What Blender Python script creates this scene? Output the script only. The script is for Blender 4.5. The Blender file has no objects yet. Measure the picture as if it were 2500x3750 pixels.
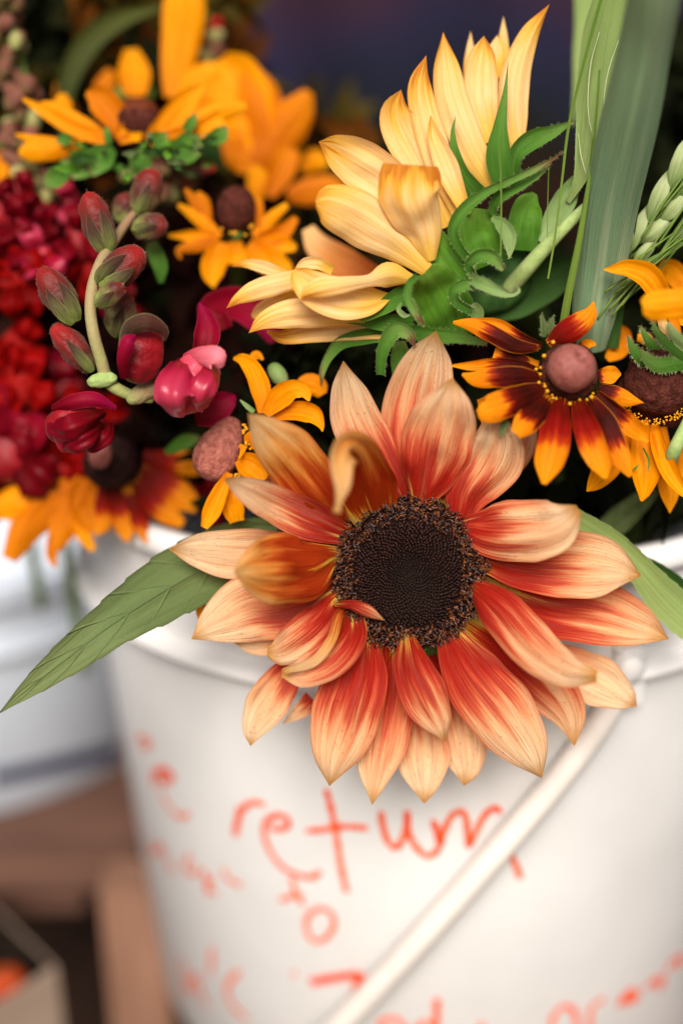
import bpy, math, random
import numpy as np
from mathutils import Vector, Matrix, noise as mn
random.seed(7)
rng = np.random.RandomState(7)
S = bpy.context.scene
COL = S.collection

# ------------------------------------------------------------ camera, sky, sun, exposure
FOCUS = 0.42
PITCH, ROLL = math.radians(20), math.radians(-1.5)
cd = bpy.data.cameras.new("camera"); cam = bpy.data.objects.new("camera", cd); COL.objects.link(cam)
cd.sensor_fit = 'VERTICAL'; cd.sensor_height = 36; cd.sensor_width = 24; cd.lens = 50
cd.clip_start = 0.01; cd.clip_end = 60
cd.dof.use_dof = True; cd.dof.focus_distance = FOCUS; cd.dof.aperture_fstop = 2.4
CM = Matrix.Translation((0, -0.525, 0.415)) @ Matrix.Rotation(math.pi/2 - PITCH, 4, 'X') @ Matrix.Rotation(ROLL, 4, 'Z')
cam.matrix_world = CM
S.camera = cam

SUN_EL, SUN_AZ = math.radians(40), math.radians(184)   # azimuth: compass, 180 = behind the camera
w = bpy.data.worlds.new("World"); S.world = w; w.use_nodes = True
nt = w.node_tree
sky = nt.nodes.new("ShaderNodeTexSky"); sky.sky_type = 'NISHITA'; sky.sun_disc = False
sky.sun_elevation = SUN_EL; sky.sun_rotation = SUN_AZ; sky.dust_density = 4.0; sky.air_density = 1.0; sky.ozone_density = 0.6
bg = nt.nodes["Background"]; bg.inputs[1].default_value = 0.095
nt.links.new(sky.outputs[0], bg.inputs[0])
sl = bpy.data.lights.new("sun", 'SUN'); sl.energy = 4.3; sl.angle = math.radians(30); sl.color = (1.0, 0.95, 0.89)
so = bpy.data.objects.new("sun", sl); COL.objects.link(so)
sd = Vector((math.sin(SUN_AZ)*math.cos(SUN_EL), math.cos(SUN_AZ)*math.cos(SUN_EL), math.sin(SUN_EL)))
so.rotation_euler = sd.to_track_quat('Z', 'Y').to_euler()
S.view_settings.view_transform = 'Standard'; S.view_settings.look = 'None'; S.view_settings.gamma = 1
S.view_settings.exposure = 0.2
S.cycles.max_bounces = 8; S.cycles.transparent_max_bounces = 8; S.cycles.use_denoising = True

# ------------------------------------------------------------ measuring the photograph (2500 x 3750)
CR = {'F': (0, 0, 1.5944), '5': (600, 1150, 1.2117), '2': (1100, 0, .8929), '1': (0, 0, .7972), '3': (0, 900, .7972),
      '4': (1250, 900, .7972), 'B': (1350, 550, .5102), 'R': (2000, 0, .5102), 'Q': (2000, 900, .4252), 'S': (100, 550, .5102),
      'L': (0, 1800, .829), 'K': (1900, 1900, .3827), 'Y': (800, 700, .5102), 'M': (600, 1250, .4464), '6': (0, 2500, .7972), '7': (1250, 2500, .7972)}
PX = 24/50/2500
CMn = np.array(CM)
def cam2w(p): return p @ CMn[:3, :3].T + CMn[:3, 3]
def src(c, x, y):
    ox, oy, s = CR[c]; return ox + x*s, oy + y*s
def campt(c, x, y, d):
    sx, sy = src(c, x, y); D = FOCUS + d/1000
    return np.array([(sx-1250)*PX*D, -(sy-1875)*PX*D, -D])
def P(c, x, y, d=0): return Vector(cam2w(campt(c, x, y, d)))
def mpp(c, d): return CR[c][2]*PX*(FOCUS + d/1000)

# ------------------------------------------------------------ materials
def new_mat(name):
    m = bpy.data.materials.new(name); m.use_nodes = True
    nt = m.node_tree; nt.nodes.clear()
    return m, nt, nt.nodes.new("ShaderNodeOutputMaterial")
def N(nt, t, **k):
    n = nt.nodes.new(t)
    for a, b in k.items(): setattr(n, a, b)
    return n
def L(nt, a, b): nt.links.new(a, b)
def mth(nt, op, a, b=None, c=None, clamp=False):
    n = N(nt, "ShaderNodeMath", operation=op, use_clamp=clamp)
    for i, v in enumerate((a, b, c)):
        if v is None: continue
        if hasattr(v, 'links'): L(nt, v, n.inputs[i])
        else: n.inputs[i].default_value = v
    return n.outputs[0]
def mixc(nt, f, a, b, mode='MIX'):
    n = N(nt, "ShaderNodeMix", data_type='RGBA', blend_type=mode)
    for i, v in ((0, f), (6, a), (7, b)):
        if hasattr(v, 'links'): L(nt, v, n.inputs[i])
        elif i: n.inputs[i].default_value = (*v, 1)
        else: n.inputs[i].default_value = v
    return n.outputs[2]
def ramp(nt, f, stops):
    n = N(nt, "ShaderNodeValToRGB"); cr = n.color_ramp
    while len(cr.elements) < len(stops): cr.elements.new(.5)
    for e, (p, c) in zip(cr.elements, stops): e.position = p; e.color = (*c, 1)
    L(nt, f, n.inputs[0]); return n.outputs[0]
def noise(nt, vec, scale, detail=3, rough=.55, W=None):
    n = N(nt, "ShaderNodeTexNoise", noise_dimensions='4D' if W is not None else '3D')
    n.inputs['Scale'].default_value = scale; n.inputs['Detail'].default_value = detail; n.inputs['Roughness'].default_value = rough
    L(nt, vec, n.inputs['Vector'])
    if W is not None: L(nt, W, n.inputs['W'])
    return n.outputs[0]

def petal_mat(name, stops, streak=.5, jitter=.3, dark=(.4, .05, .01), edge=(.45, .1, .03), edge_amt=.5, transl=.35, rough=.5,
              vein=None, vein_amt=0., side_veins=0, lines=26, sheen=0., bump=.35, spec=.06, tcol=1.0, grooves=0., tip=None, pal=0.):
    m, nt, out = new_mat(name)
    uv = N(nt, "ShaderNodeUVMap"); sp = N(nt, "ShaderNodeSeparateXYZ"); L(nt, uv.outputs[0], sp.inputs[0])
    u, v = sp.outputs[0], sp.outputs[1]
    oi = N(nt, "ShaderNodeObjectInfo"); W = mth(nt, 'MULTIPLY', oi.outputs['Random'], 40)
    at = N(nt, "ShaderNodeAttribute", attribute_type='OBJECT', attribute_name='tone'); tone = at.outputs['Fac']
    c1 = N(nt, "ShaderNodeCombineXYZ"); L(nt, mth(nt, 'MULTIPLY', u, 2.2), c1.inputs[0]); L(nt, mth(nt, 'MULTIPLY', v, lines), c1.inputs[1])
    fine = noise(nt, c1.outputs[0], 1.0, 4, .65, W)
    c2 = N(nt, "ShaderNodeCombineXYZ"); L(nt, mth(nt, 'MULTIPLY', u, 1.6), c2.inputs[0]); L(nt, mth(nt, 'MULTIPLY', v, 6), c2.inputs[1])
    wide = noise(nt, c2.outputs[0], 1.0, 3, .5, W)
    av = mth(nt, 'ABSOLUTE', mth(nt, 'SUBTRACT', mth(nt, 'MULTIPLY', v, 2), 1))
    # position along the petal, pushed to and fro by the streaks
    k = mth(nt, 'ADD', u, mth(nt, 'MULTIPLY', mth(nt, 'SUBTRACT', fine, .5), jitter*1.1))
    k = mth(nt, 'ADD', k, mth(nt, 'MULTIPLY', mth(nt, 'SUBTRACT', wide, .5), jitter*1.6))
    k = mth(nt, 'ADD', k, tone, clamp=True)
    col = ramp(nt, k, stops)
    c3 = N(nt, "ShaderNodeCombineXYZ"); L(nt, mth(nt, 'MULTIPLY', u, 1.3), c3.inputs[0]); L(nt, mth(nt, 'MULTIPLY', v, lines*2.6), c3.inputs[1])
    f2 = noise(nt, c3.outputs[0], 1.0, 2, .5, W)
    hair_ = mth(nt, 'MULTIPLY', mth(nt, 'SUBTRACT', f2, .54, clamp=True), 5, clamp=True)
    dk = mixc(nt, 1.0, col, (.78, .5, .42), 'MULTIPLY')
    col = mixc(nt, mth(nt, 'MULTIPLY', hair_, .75), col, dk)
    sm = mth(nt, 'MULTIPLY', mth(nt, 'SUBTRACT', fine, .52, clamp=True), 5*streak, clamp=True)
    col = mixc(nt, sm, col, dark)
    if grooves:
        g = mth(nt, 'ABSOLUTE', mth(nt, 'SINE', mth(nt, 'MULTIPLY', mth(nt, 'ADD', v, mth(nt, 'MULTIPLY', wide, .12)), math.pi*4)))
        col = mixc(nt, mth(nt, 'MULTIPLY', mth(nt, 'SUBTRACT', 1.0, mth(nt, 'POWER', g, .35)), grooves*2.2, clamp=True), col, dark)
    pale = mth(nt, 'MULTIPLY', mth(nt, 'SUBTRACT', .5, wide, clamp=True), 2.4*streak, clamp=True)
    if pal: col = mixc(nt, mth(nt, 'MULTIPLY', pale, pal), col, mixc(nt, .5, col, (.95, .85, .6)))
    if vein_amt:
        vm = mth(nt, 'SUBTRACT', 1.0, mth(nt, 'MULTIPLY', av, 26), clamp=True)
        if side_veins:
            s = mth(nt, 'FRACT', mth(nt, 'MULTIPLY', mth(nt, 'SUBTRACT', u, mth(nt, 'MULTIPLY', av, .16)), side_veins))
            s = mth(nt, 'ABSOLUTE', mth(nt, 'SUBTRACT', s, .5))
            s = mth(nt, 'SUBTRACT', 1.0, mth(nt, 'MULTIPLY', s, 16), clamp=True)
            vm = mth(nt, 'MAXIMUM', vm, mth(nt, 'MULTIPLY', s, .7))
        col = mixc(nt, mth(nt, 'MULTIPLY', vm, vein_amt), col, vein)
    if tip: col = mixc(nt, mth(nt, 'MULTIPLY', mth(nt, 'SUBTRACT', mth(nt, 'ADD', u, mth(nt, 'MULTIPLY', fine, .08)), .93, clamp=True), 10, clamp=True), col, tip)
    em = mth(nt, 'MULTIPLY', mth(nt, 'SUBTRACT', av, .9, clamp=True), 10*edge_amt, clamp=True)
    col = mixc(nt, em, col, edge)
    geo = N(nt, "ShaderNodeTexCoord")
    spk = noise(nt, geo.outputs['Object'], 900, 2, .6)
    col = mixc(nt, mth(nt, 'MULTIPLY', mth(nt, 'SUBTRACT', spk, .62, clamp=True), 3.0, clamp=True), col, dark)
    b = N(nt, "ShaderNodeBsdfPrincipled"); b.inputs['Roughness'].default_value = rough; b.inputs['Specular IOR Level'].default_value = spec
    b.inputs['Sheen Weight'].default_value = sheen*.25; b.inputs['Sheen Tint'].default_value = (.8, .6, .45, 1); b.inputs['Sheen Roughness'].default_value = .4
    L(nt, col, b.inputs['Base Color'])
    bp = N(nt, "ShaderNodeBump"); bp.inputs['Strength'].default_value = bump; bp.inputs['Distance'].default_value = .0006
    hh = mth(nt, 'ADD', mth(nt, 'ADD', fine, mth(nt, 'MULTIPLY', f2, .5)), mth(nt, 'MULTIPLY', spk, .25))
    if vein_amt: hh = mth(nt, 'SUBTRACT', hh, mth(nt, 'MULTIPLY', vm, .9))
    L(nt, hh, bp.inputs['Height']); L(nt, bp.outputs[0], b.inputs['Normal'])
    if transl:
        t = N(nt, "ShaderNodeBsdfTranslucent"); L(nt, mixc(nt, 1.0, col, (tcol, tcol*.92, tcol*.8), 'MULTIPLY'), t.inputs[0]); L(nt, bp.outputs[0], t.inputs['Normal'])
        mx = N(nt, "ShaderNodeMixShader"); mx.inputs[0].default_value = transl
        L(nt, b.outputs[0], mx.inputs[1]); L(nt, t.outputs[0], mx.inputs[2]); L(nt, mx.outputs[0], out.inputs[0])
    else: L(nt, b.outputs[0], out.inputs[0])
    return m

def solid_mat(name, c1, c2, scale=200, rough=.5, bump=.2, dist=.0005, spec=.1, sheen=0, coat=0, stretch=None, c3=None):
    m, nt, out = new_mat(name)
    tc = N(nt, "ShaderNodeTexCoord"); vec = tc.outputs['Object']
    if stretch:
        mp = N(nt, "ShaderNodeMapping"); mp.inputs['Scale'].default_value = stretch; L(nt, vec, mp.inputs[0]); vec = mp.outputs[0]
    n1 = noise(nt, vec, scale, 4, .6)
    st = [(.3, c1), (.7, c2)] if c3 is None else [(.28, c1), (.5, c2), (.72, c3)]
    col = ramp(nt, n1, st)
    b = N(nt, "ShaderNodeBsdfPrincipled"); b.inputs['Roughness'].default_value = rough; b.inputs['Specular IOR Level'].default_value = spec
    b.inputs['Sheen Weight'].default_value = sheen*.25; b.inputs['Sheen Tint'].default_value = (.8, .6, .45, 1); b.inputs['Coat Weight'].default_value = coat; b.inputs['Coat Roughness'].default_value = .25
    L(nt, col, b.inputs['Base Color'])
    bp = N(nt, "ShaderNodeBump"); bp.inputs['Strength'].default_value = bump; bp.inputs['Distance'].default_value = dist
    L(nt, noise(nt, vec, scale*2.5, 3, .6), bp.inputs['Height']); L(nt, bp.outputs[0], b.inputs['Normal'])
    L(nt, b.outputs[0], out.inputs[0]); return m

def grad_mat(name, stops, rough=.4, scale=500, dark=(.03, .01, .01), amt=.6, spec=.12, sheen=.3, bump=.5, coat=0., gl=8):
    """colour along the bud's own length (uv x), blotched; grooves along it"""
    m, nt, out = new_mat(name)
    uv = N(nt, "ShaderNodeUVMap"); sp = N(nt, "ShaderNodeSeparateXYZ"); L(nt, uv.outputs[0], sp.inputs[0])
    tc = N(nt, "ShaderNodeTexCoord"); oi = N(nt, "ShaderNodeObjectInfo"); W = mth(nt, 'MULTIPLY', oi.outputs['Random'], 30)
    n1 = noise(nt, tc.outputs['Object'], scale*.35, 4, .6, W); n2 = noise(nt, tc.outputs['Object'], scale*1.6, 3, .6, W)
    at = N(nt, "ShaderNodeAttribute", attribute_type='OBJECT', attribute_name='tone')
    k = mth(nt, 'ADD', mth(nt, 'ADD', sp.outputs[0], at.outputs['Fac']), mth(nt, 'MULTIPLY', mth(nt, 'SUBTRACT', n1, .5), .7), clamp=True)
    col = ramp(nt, k, stops)
    col = mixc(nt, mth(nt, 'MULTIPLY', mth(nt, 'SUBTRACT', n1, .48, clamp=True), 4*amt, clamp=True), col, dark)
    b = N(nt, "ShaderNodeBsdfPrincipled"); b.inputs['Roughness'].default_value = rough; b.inputs['Specular IOR Level'].default_value = spec
    b.inputs['Sheen Weight'].default_value = sheen*.25; b.inputs['Sheen Tint'].default_value = (.8, .6, .45, 1); b.inputs['Coat Weight'].default_value = coat; b.inputs['Coat Roughness'].default_value = .3
    L(nt, col, b.inputs['Base Color'])
    bp = N(nt, "ShaderNodeBump"); bp.inputs['Strength'].default_value = bump; bp.inputs['Distance'].default_value = .0008
    L(nt, mth(nt, 'ADD', n2, mth(nt, 'MULTIPLY', n1, 1.5)), bp.inputs['Height']); L(nt, bp.outputs[0], b.inputs['Normal'])
    L(nt, b.outputs[0], out.inputs[0]); return m

PEACH = petal_mat("peach_petal", [(0, (.6, .42, .06)), (.04, (.72, .36, .04)), (.10, (.42, .045, .007)), (.24, (.33, .011, .005)), (.38, (.42, .022, .011)), (.50, (.6, .095, .04)), (.61, (.78, .3, .13)), (.73, (.87, .5, .25)), (1, (.9, .65, .38))],
                  streak=.75, jitter=.6, dark=(.36, .018, .01), edge=(.4, .08, .03), edge_amt=.5, transl=.34, lines=30, grooves=.15, bump=.9, tip=(.64, .3, .07), pal=.35)
PEACH2 = petal_mat("ochre_petal", [(0, (.6, .42, .06)), (.04, (.7, .3, .03)), (.12, (.34, .035, .004)), (.35, (.34, .03, .005)), (.5, (.52, .10, .014)), (.63, (.72, .28, .05)), (.78, (.82, .44, .14)), (1, (.86, .58, .28))],
                  streak=.6, jitter=.6, dark=(.3, .03, .004), edge=(.36, .07, .02), edge_amt=.5, transl=.3, lines=26, grooves=.12, bump=.9, tip=(.7, .38, .12))
YELLOW = petal_mat("pale_yellow_petal", [(0, (.82, .5, .06)), (.2, (.88, .54, .12)), (.45, (.93, .65, .31)), (.75, (.92, .61, .23)), (.93, (.82, .44, .05)), (1, (.55, .18, .02))],
                   streak=.3, jitter=.4, dark=(.8, .38, .05), edge=(.55, .2, .03), edge_amt=.55, transl=.32, lines=28, grooves=.3, bump=.5)
GOLD = petal_mat("golden_petal", [(0, (.72, .22, .002)), (.4, (.83, .29, .001)), (.8, (.87, .33, .001)), (1, (.82, .35, .004))],
                 streak=.5, jitter=.5, dark=(.55, .13, .002), edge=(.6, .18, .01), edge_amt=.4, transl=.3, lines=14, grooves=.3)
GOLDD = petal_mat("amber_petal", [(0, (.5, .12, .002)), (.5, (.62, .17, .002)), (1, (.7, .22, .003))],
                 streak=.5, jitter=.5, dark=(.4, .08, .002), edge=(.5, .14, .01), edge_amt=.4, transl=.3, lines=14, grooves=.3)
CUPG = petal_mat("bright_bract_green", [(0, (.05, .14, .012)), (.5, (.10, .25, .02)), (1, (.15, .3, .04))], streak=.3, jitter=.6, dark=(.03, .1, .01), edge=(.2, .3, .08), edge_amt=.3, transl=.25, lines=6, spec=.08, rough=.5)
BIC = petal_mat("bicolour_petal", [(0, (.5, .16, .005)), (.05, (.08, .006, .003)), (.35, (.028, .003, .002)), (.58, (.08, .004, .002)), (.66, (.36, .03, .003)), (.72, (.74, .21, .004)), (1, (.82, .27, .003))],
                streak=.3, jitter=.22, dark=(.12, .015, .004), edge=(.7, .22, .008), edge_amt=.75, transl=.25, lines=16, grooves=.12)
BICR = petal_mat("red_bicolour_petal", [(0, (.6, .2, .01)), (.06, (.14, .008, .003)), (.25, (.12, .004, .002)), (.5, (.26, .006, .003)), (.6, (.46, .04, .004)), (.68, (.78, .22, .004)), (1, (.83, .28, .003))],
                 streak=.3, jitter=.2, dark=(.08, .006, .003), edge=(.5, .06, .005), edge_amt=.3, transl=.25, lines=12, grooves=.2)
BRACT = petal_mat("bract_green", [(0, (.04, .12, .012)), (.5, (.075, .19, .022)), (.85, (.13, .24, .045)), (.95, (.2, .22, .07)), (1, (.13, .05, .025))],
                  streak=.3, jitter=.3, dark=(.03, .09, .012), edge=(.16, .26, .07), edge_amt=.4, transl=.22, lines=18, vein=(.2, .32, .1), vein_amt=.5, sheen=.25, bump=.5)
PALEBR = petal_mat("pale_bract", [(0, (.16, .28, .07)), (1, (.3, .4, .16))], streak=.3, dark=(.12, .22, .05), edge=(.3, .36, .2), transl=.3, sheen=.3, lines=12)
LEAF = petal_mat("leaf_green", [(0, (.09, .13, .04)), (.5, (.13, .18, .065)), (1, (.17, .21, .08))],
                 streak=.5, jitter=.8, dark=(.06, .1, .03), edge=(.03, .045, .02), edge_amt=.5, transl=.22, lines=5, vein=(.22, .28, .12), vein_amt=.4, side_veins=7, bump=.9, rough=.6)
LEAF2 = petal_mat("light_leaf_green", [(0, (.19, .27, .075)), (1, (.27, .36, .12))],
                  streak=.2, jitter=.5, dark=(.15, .22, .06), edge=(.3, .38, .17), edge_amt=.4, transl=.25, lines=8, vein=(.3, .4, .17), vein_amt=.4, rough=.6, bump=.5)
DLEAF = petal_mat("dark_leaf_green", [(0, (.02, .05, .01)), (1, (.035, .085, .015))], streak=.2, dark=(.015, .03, .008), edge=(.05, .09, .02), transl=.15, vein=(.06, .11, .03), vein_amt=.4, rough=.55)
LEEK = petal_mat("blue_green_blade", [(0, (.16, .24, .125)), (.5, (.13, .21, .11)), (1, (.19, .27, .14))], streak=.9, jitter=1.0, dark=(.1, .17, .1), edge=(.2, .26, .14), edge_amt=.5, transl=.12, lines=30, pal=.5, rough=.5, bump=.6)
AWN = petal_mat("grass_green", [(0, (.09, .17, .02)), (1, (.16, .24, .04))], streak=.1, dark=(.06, .1, .01), transl=.2, edge_amt=0)
RED = grad_mat("red_bloom", [(0, (.12, .002, .005)), (.5, (.24, .003, .008)), (1, (.3, .008, .02))], rough=.45, dark=(.07, .001, .003), amt=.7, spec=.2, coat=.04)
SCAR = grad_mat("scarlet_bloom", [(0, (.14, .002, .002)), (1, (.34, .004, .003))], rough=.55, dark=(.1, .002, .002), amt=.7, spec=.08)
PINK = grad_mat("pink_bloom", [(0, (.34, .004, .02)), (.5, (.45, .012, .04)), (1, (.7, .12, .17))], rough=.42, dark=(.4, .005, .02), amt=.5, spec=.35, coat=.1)
MAG = petal_mat("magenta_petal", [(0, (.12, .002, .005)), (.5, (.25, .004, .02)), (1, (.28, .004, .05))], streak=.3, dark=(.1, .002, .01), edge=(.5, .05, .09), transl=.3, lines=8, rough=.4)
SCARP = petal_mat("scarlet_petal", [(0, (.08, .001, .001)), (.5, (.24, .002, .002)), (1, (.36, .004, .004))], streak=.4, dark=(.06, .001, .001), edge=(.4, .01, .01), edge_amt=.3, transl=.3, lines=7)
CRIMP = petal_mat("crimson_petal", [(0, (.07, .001, .002)), (.5, (.17, .0015, .006)), (1, (.28, .005, .022))], streak=.4, dark=(.05, .001, .003), edge=(.3, .01, .03), edge_amt=.1, transl=.3, lines=9, spec=.15, rough=.4)
PINKP = petal_mat("pink_petal", [(0, (.2, .002, .01)), (.5, (.42, .01, .045)), (1, (.62, .07, .13))], streak=.3, dark=(.25, .002, .02), edge=(.6, .1, .16), edge_amt=.25, transl=.3, lines=7, spec=.5, rough=.25)
BUD = grad_mat("snapdragon_bud", [(0, (.2, .24, .06)), (.2, (.13, .1, .035)), (.42, (.08, .022, .016)), (.75, (.2, .01, .009)), (1, (.3, .012, .012))], rough=.4, dark=(.03, .01, .008), amt=.6, sheen=.5)
SEPAL = petal_mat("bud_sepal", [(0, (.22, .28, .06)), (.35, (.12, .12, .04)), (.7, (.055, .03, .018)), (1, (.07, .022, .016))], streak=.4, jitter=.4, dark=(.05, .025, .02), edge=(.35, .3, .14), edge_amt=.6, transl=.1, sheen=.5, lines=8, bump=.8)
STALK = grad_mat("snapdragon_stem", [(0, (.26, .3, .09)), (.5, (.3, .23, .11)), (1, (.3, .16, .09))], rough=.5, dark=(.3, .14, .09), amt=.3, sheen=.4)
MAUVE = solid_mat("mauve_cone", (.18, .045, .035), (.32, .1, .08), 900, .45, .6, .0005, .3, sheen=.25)
BROWN = solid_mat("brown_cone", (.03, .008, .005), (.12, .032, .022), 500, .65, 1.0, .0012, .04)
MAUVE2 = solid_mat("pink_cone", (.2, .05, .035), (.42, .15, .11), 600, .6, .9, .0008, .06)
ANTH = solid_mat("yellow_anther", (.6, .24, .01), (.75, .36, .02), 900, .6)
STEM = solid_mat("green_stem", (.07, .13, .02), (.14, .2, .04), 300, .55, .3, .0004, stretch=(1, 1, .2))
PSTEM = solid_mat("pale_stem", (.22, .32, .09), (.34, .42, .16), 500, .6, .3, .0004, sheen=.3)
HAIR = solid_mat("pale_hair", (.26, .3, .13), (.4, .42, .22), 300, .7)
DHAIR = solid_mat("brown_hair", (.15, .06, .03), (.3, .14, .07), 300, .7)
CALYX = solid_mat("dark_calyx", (.012, .035, .008), (.04, .1, .02), 250, .7, .6)
GRAIN = petal_mat("wheat_husk", [(0, (.1, .17, .04)), (.3, (.24, .31, .12)), (.7, (.38, .43, .22)), (1, (.12, .2, .04))], streak=.4, dark=(.2, .28, .1), edge=(.12, .18, .06), edge_amt=.6, transl=.1, lines=10)

# disc
def disc_mats():
    a = solid_mat("disc_bud", (.006, .003, .003), (.02, .008, .007), 1500, .35, .3, .0002, .3, c3=(.01, .004, .005))
    b = solid_mat("disc_tip", (.016, .006, .005), (.06, .02, .013), 1200, .4, .3, .0002, .3)
    c = solid_mat("disc_floret", (.008, .003, .002), (.07, .016, .005), 700, .4, .3, .0002, .3, c3=(.3, .09, .012))
    d = solid_mat("disc_base", (.006, .003, .002), (.016, .007, .004), 900, .8)
    return a, b, c, d
DB, DT, DF, DD = disc_mats()

# ------------------------------------------------------------ object helpers
def tag(o, label=None, cat=None, group=None, kind=None):
    if label: o['label'] = label
    if cat: o['category'] = cat
    if group: o['group'] = group
    if kind: o['kind'] = kind
    return o
def thing(name, loc, label, cat, group=None):
    o = bpy.data.objects.new(name, None); COL.objects.link(o); o.location = loc; o.empty_display_size = .01
    return tag(o, label, cat, group)
def wloc(o):
    p = Vector((0, 0, 0))
    while o: p += o.location; o = o.parent
    return np.array(p)
def mesh_obj(name, verts, faces, mats, parent=None, uvs=None, smooth=True, midx=None):
    verts = np.asarray(verts, float)
    loc = np.zeros(3)
    base = wloc(parent) if parent else np.zeros(3)
    me = bpy.data.meshes.new(name)
    if parent is None:
        loc = np.array([verts[:, 0].mean(), verts[:, 1].mean(), verts[:, 2].min()]); base = loc
    me.from_pydata((verts - base).tolist(), [], [tuple(int(i) for i in f) for f in faces])
    for m in (mats if isinstance(mats, (list, tuple)) else [mats]): me.materials.append(m)
    if smooth: me.polygons.foreach_set('use_smooth', [True]*len(me.polygons))
    if midx is not None: me.polygons.foreach_set('material_index', midx)
    if uvs is not None:
        ul = me.uv_layers.new(name="UVMap"); li = np.empty(len(me.loops), int); me.loops.foreach_get('vertex_index', li)
        ul.data.foreach_set('uv', np.asarray(uvs)[li].ravel())
    me.update()
    o = bpy.data.objects.new(name, me); COL.objects.link(o); o.location = loc
    if parent: o.parent = parent
    return o
def spline(K, n):
    K = np.asarray(K, float); m = len(K)
    if m == 2: K = np.vstack([K[0], (K[0]+K[1])/2, K[1]]); m = 3
    seg = np.linalg.norm(np.diff(K[:, :3], axis=0), axis=1); t = np.r_[0, np.cumsum(np.maximum(seg, 1e-6))]; t /= t[-1]
    tg = np.zeros_like(K)
    for i in range(m):
        a, b = max(i-1, 0), min(i+1, m-1); tg[i] = (K[b]-K[a])/(t[b]-t[a])
    s = np.linspace(0, 1, n); out = []
    for x in s:
        i = min(np.searchsorted(t, x, 'right')-1, m-2); h = t[i+1]-t[i]; q = (x-t[i])/h
        out.append((2*q**3-3*q**2+1)*K[i]+(q**3-2*q**2+q)*h*tg[i]+(-2*q**3+3*q**2)*K[i+1]+(q**3-q**2)*h*tg[i+1])
    return s, np.array(out)
def frame(C):
    T = np.gradient(C, axis=0); T /= np.linalg.norm(T, axis=1)[:, None]+1e-12
    V = C/np.linalg.norm(C, axis=1)[:, None]
    Sd = np.cross(T, V); n = len(C)
    for i in range(n):
        l = np.linalg.norm(Sd[i])
        Sd[i] = Sd[i-1] if (l < .12 and i) else Sd[i]/(l+1e-9)
        if i and Sd[i] @ Sd[i-1] < 0: Sd[i] *= -1
        Sd[i] -= (Sd[i] @ T[i])*T[i]; Sd[i] /= np.linalg.norm(Sd[i])+1e-9
    Nn = np.cross(T, Sd)
    Nn *= -np.sign((Nn[n//4] @ V[n//4])+1e-9)
    return T, Sd, Nn
def blade(name, parent, c, pts, mat, nu=22, nv=9, cup=.16, ribs=.02, roll=0, teeth=0, wav=.03, tone=0., hair=None, hlen=.9, hn=60, bend=0., pucker=0., label=None, dd=0):
    """a leaf or petal: centre line with a width at each point, cupped and ribbed across"""
    K = [np.r_[campt(c, x, y, d+dd), w*mpp(c, d+dd)] for (x, y, w, d) in pts]
    s, A = spline(K, nu); C = A[:, :3]; W = np.maximum(A[:, 3], 1e-5)
    T, Sd, Nn = frame(C)
    ro = np.broadcast_to(np.radians(roll if np.ndim(roll) == 0 else np.interp(s, np.linspace(0, 1, len(roll)), roll)), (nu,))
    sd = random.random()*100; V = []; UV = []
    ph1, ph2 = random.uniform(-.35, .35), random.uniform(-.25, .25)
    for i in range(nu):
        S1 = Sd[i]*math.cos(ro[i])+Nn[i]*math.sin(ro[i]); N1 = Nn[i]*math.cos(ro[i])-Sd[i]*math.sin(ro[i])
        for j in range(nv):
            v = -1+2*j/(nv-1); hw = W[i]/2
            env = math.sin(math.pi*min(1, s[i]*1.08+.02))**.7 if s[i] < .95 else .2
            off = cup*W[i]*(v*v-.4) + ribs*W[i]*env*math.cos(math.pi*2.2*(v+ph2)) + bend*W[i]*v
            if wav:
                off += wav*W[i]*mn.noise(Vector((s[i]*4+sd, v*1.6, sd)))*1.6
                hw *= 1+wav*1.2*mn.noise(Vector((s[i]*6+sd, math.copysign(3, v) if v else 0, sd*2)))*abs(v)
            if teeth and abs(v) > .99: hw *= 1+.07*((s[i]*teeth) % 1-.3)*(1 if W[i] > .2*W.max() else 0)
            if pucker: off += pucker*W[i]*math.sin(math.pi*(s[i]-abs(v)*.16)*7)**2*(1-abs(v)**4)*min(1, abs(v)*6)
            p = C[i]+S1*v*hw+N1*off
            V.append(p); UV.append((s[i], (v+1)/2))
    F = [(i*nv+j, i*nv+j+1, (i+1)*nv+j+1, (i+1)*nv+j) for i in range(nu-1) for j in range(nv-1)]
    V = np.array(V); o = mesh_obj(name, cam2w(V), F, mat, parent, UV)
    o['tone'] = float(tone)
    if label: o['label'] = label
    if hair:
        hv, hf = [], []
        G = V.reshape(nu, nv, 3)
        for q in range(hn):
            i = random.random()*(nu-1.01); i0 = int(i); fr = i-i0
            e = random.choice((0, nv-1)) if random.random() < .75 else random.randrange(nv)
            p = G[i0, e]*(1-fr)+G[i0+1, e]*fr
            outd = (Sd[i0]*(1 if e == nv-1 else -1)) if e in (0, nv-1) else Nn[i0]
            dr = outd+.5*Nn[i0]+.35*rng.randn(3); dr /= np.linalg.norm(dr); l = hlen/1000*random.uniform(.5, 1.2)
            sdv = np.cross(dr, p); sdv = sdv/np.linalg.norm(sdv)*.00004
            b = len(hv); hv += [p-sdv, p+sdv, p+dr*l]; hf.append((b, b+1, b+2))
        h = mesh_obj("hair", cam2w(np.array(hv)), hf, hair, o, smooth=False); h['kind'] = 'stuff'
    return o
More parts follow.
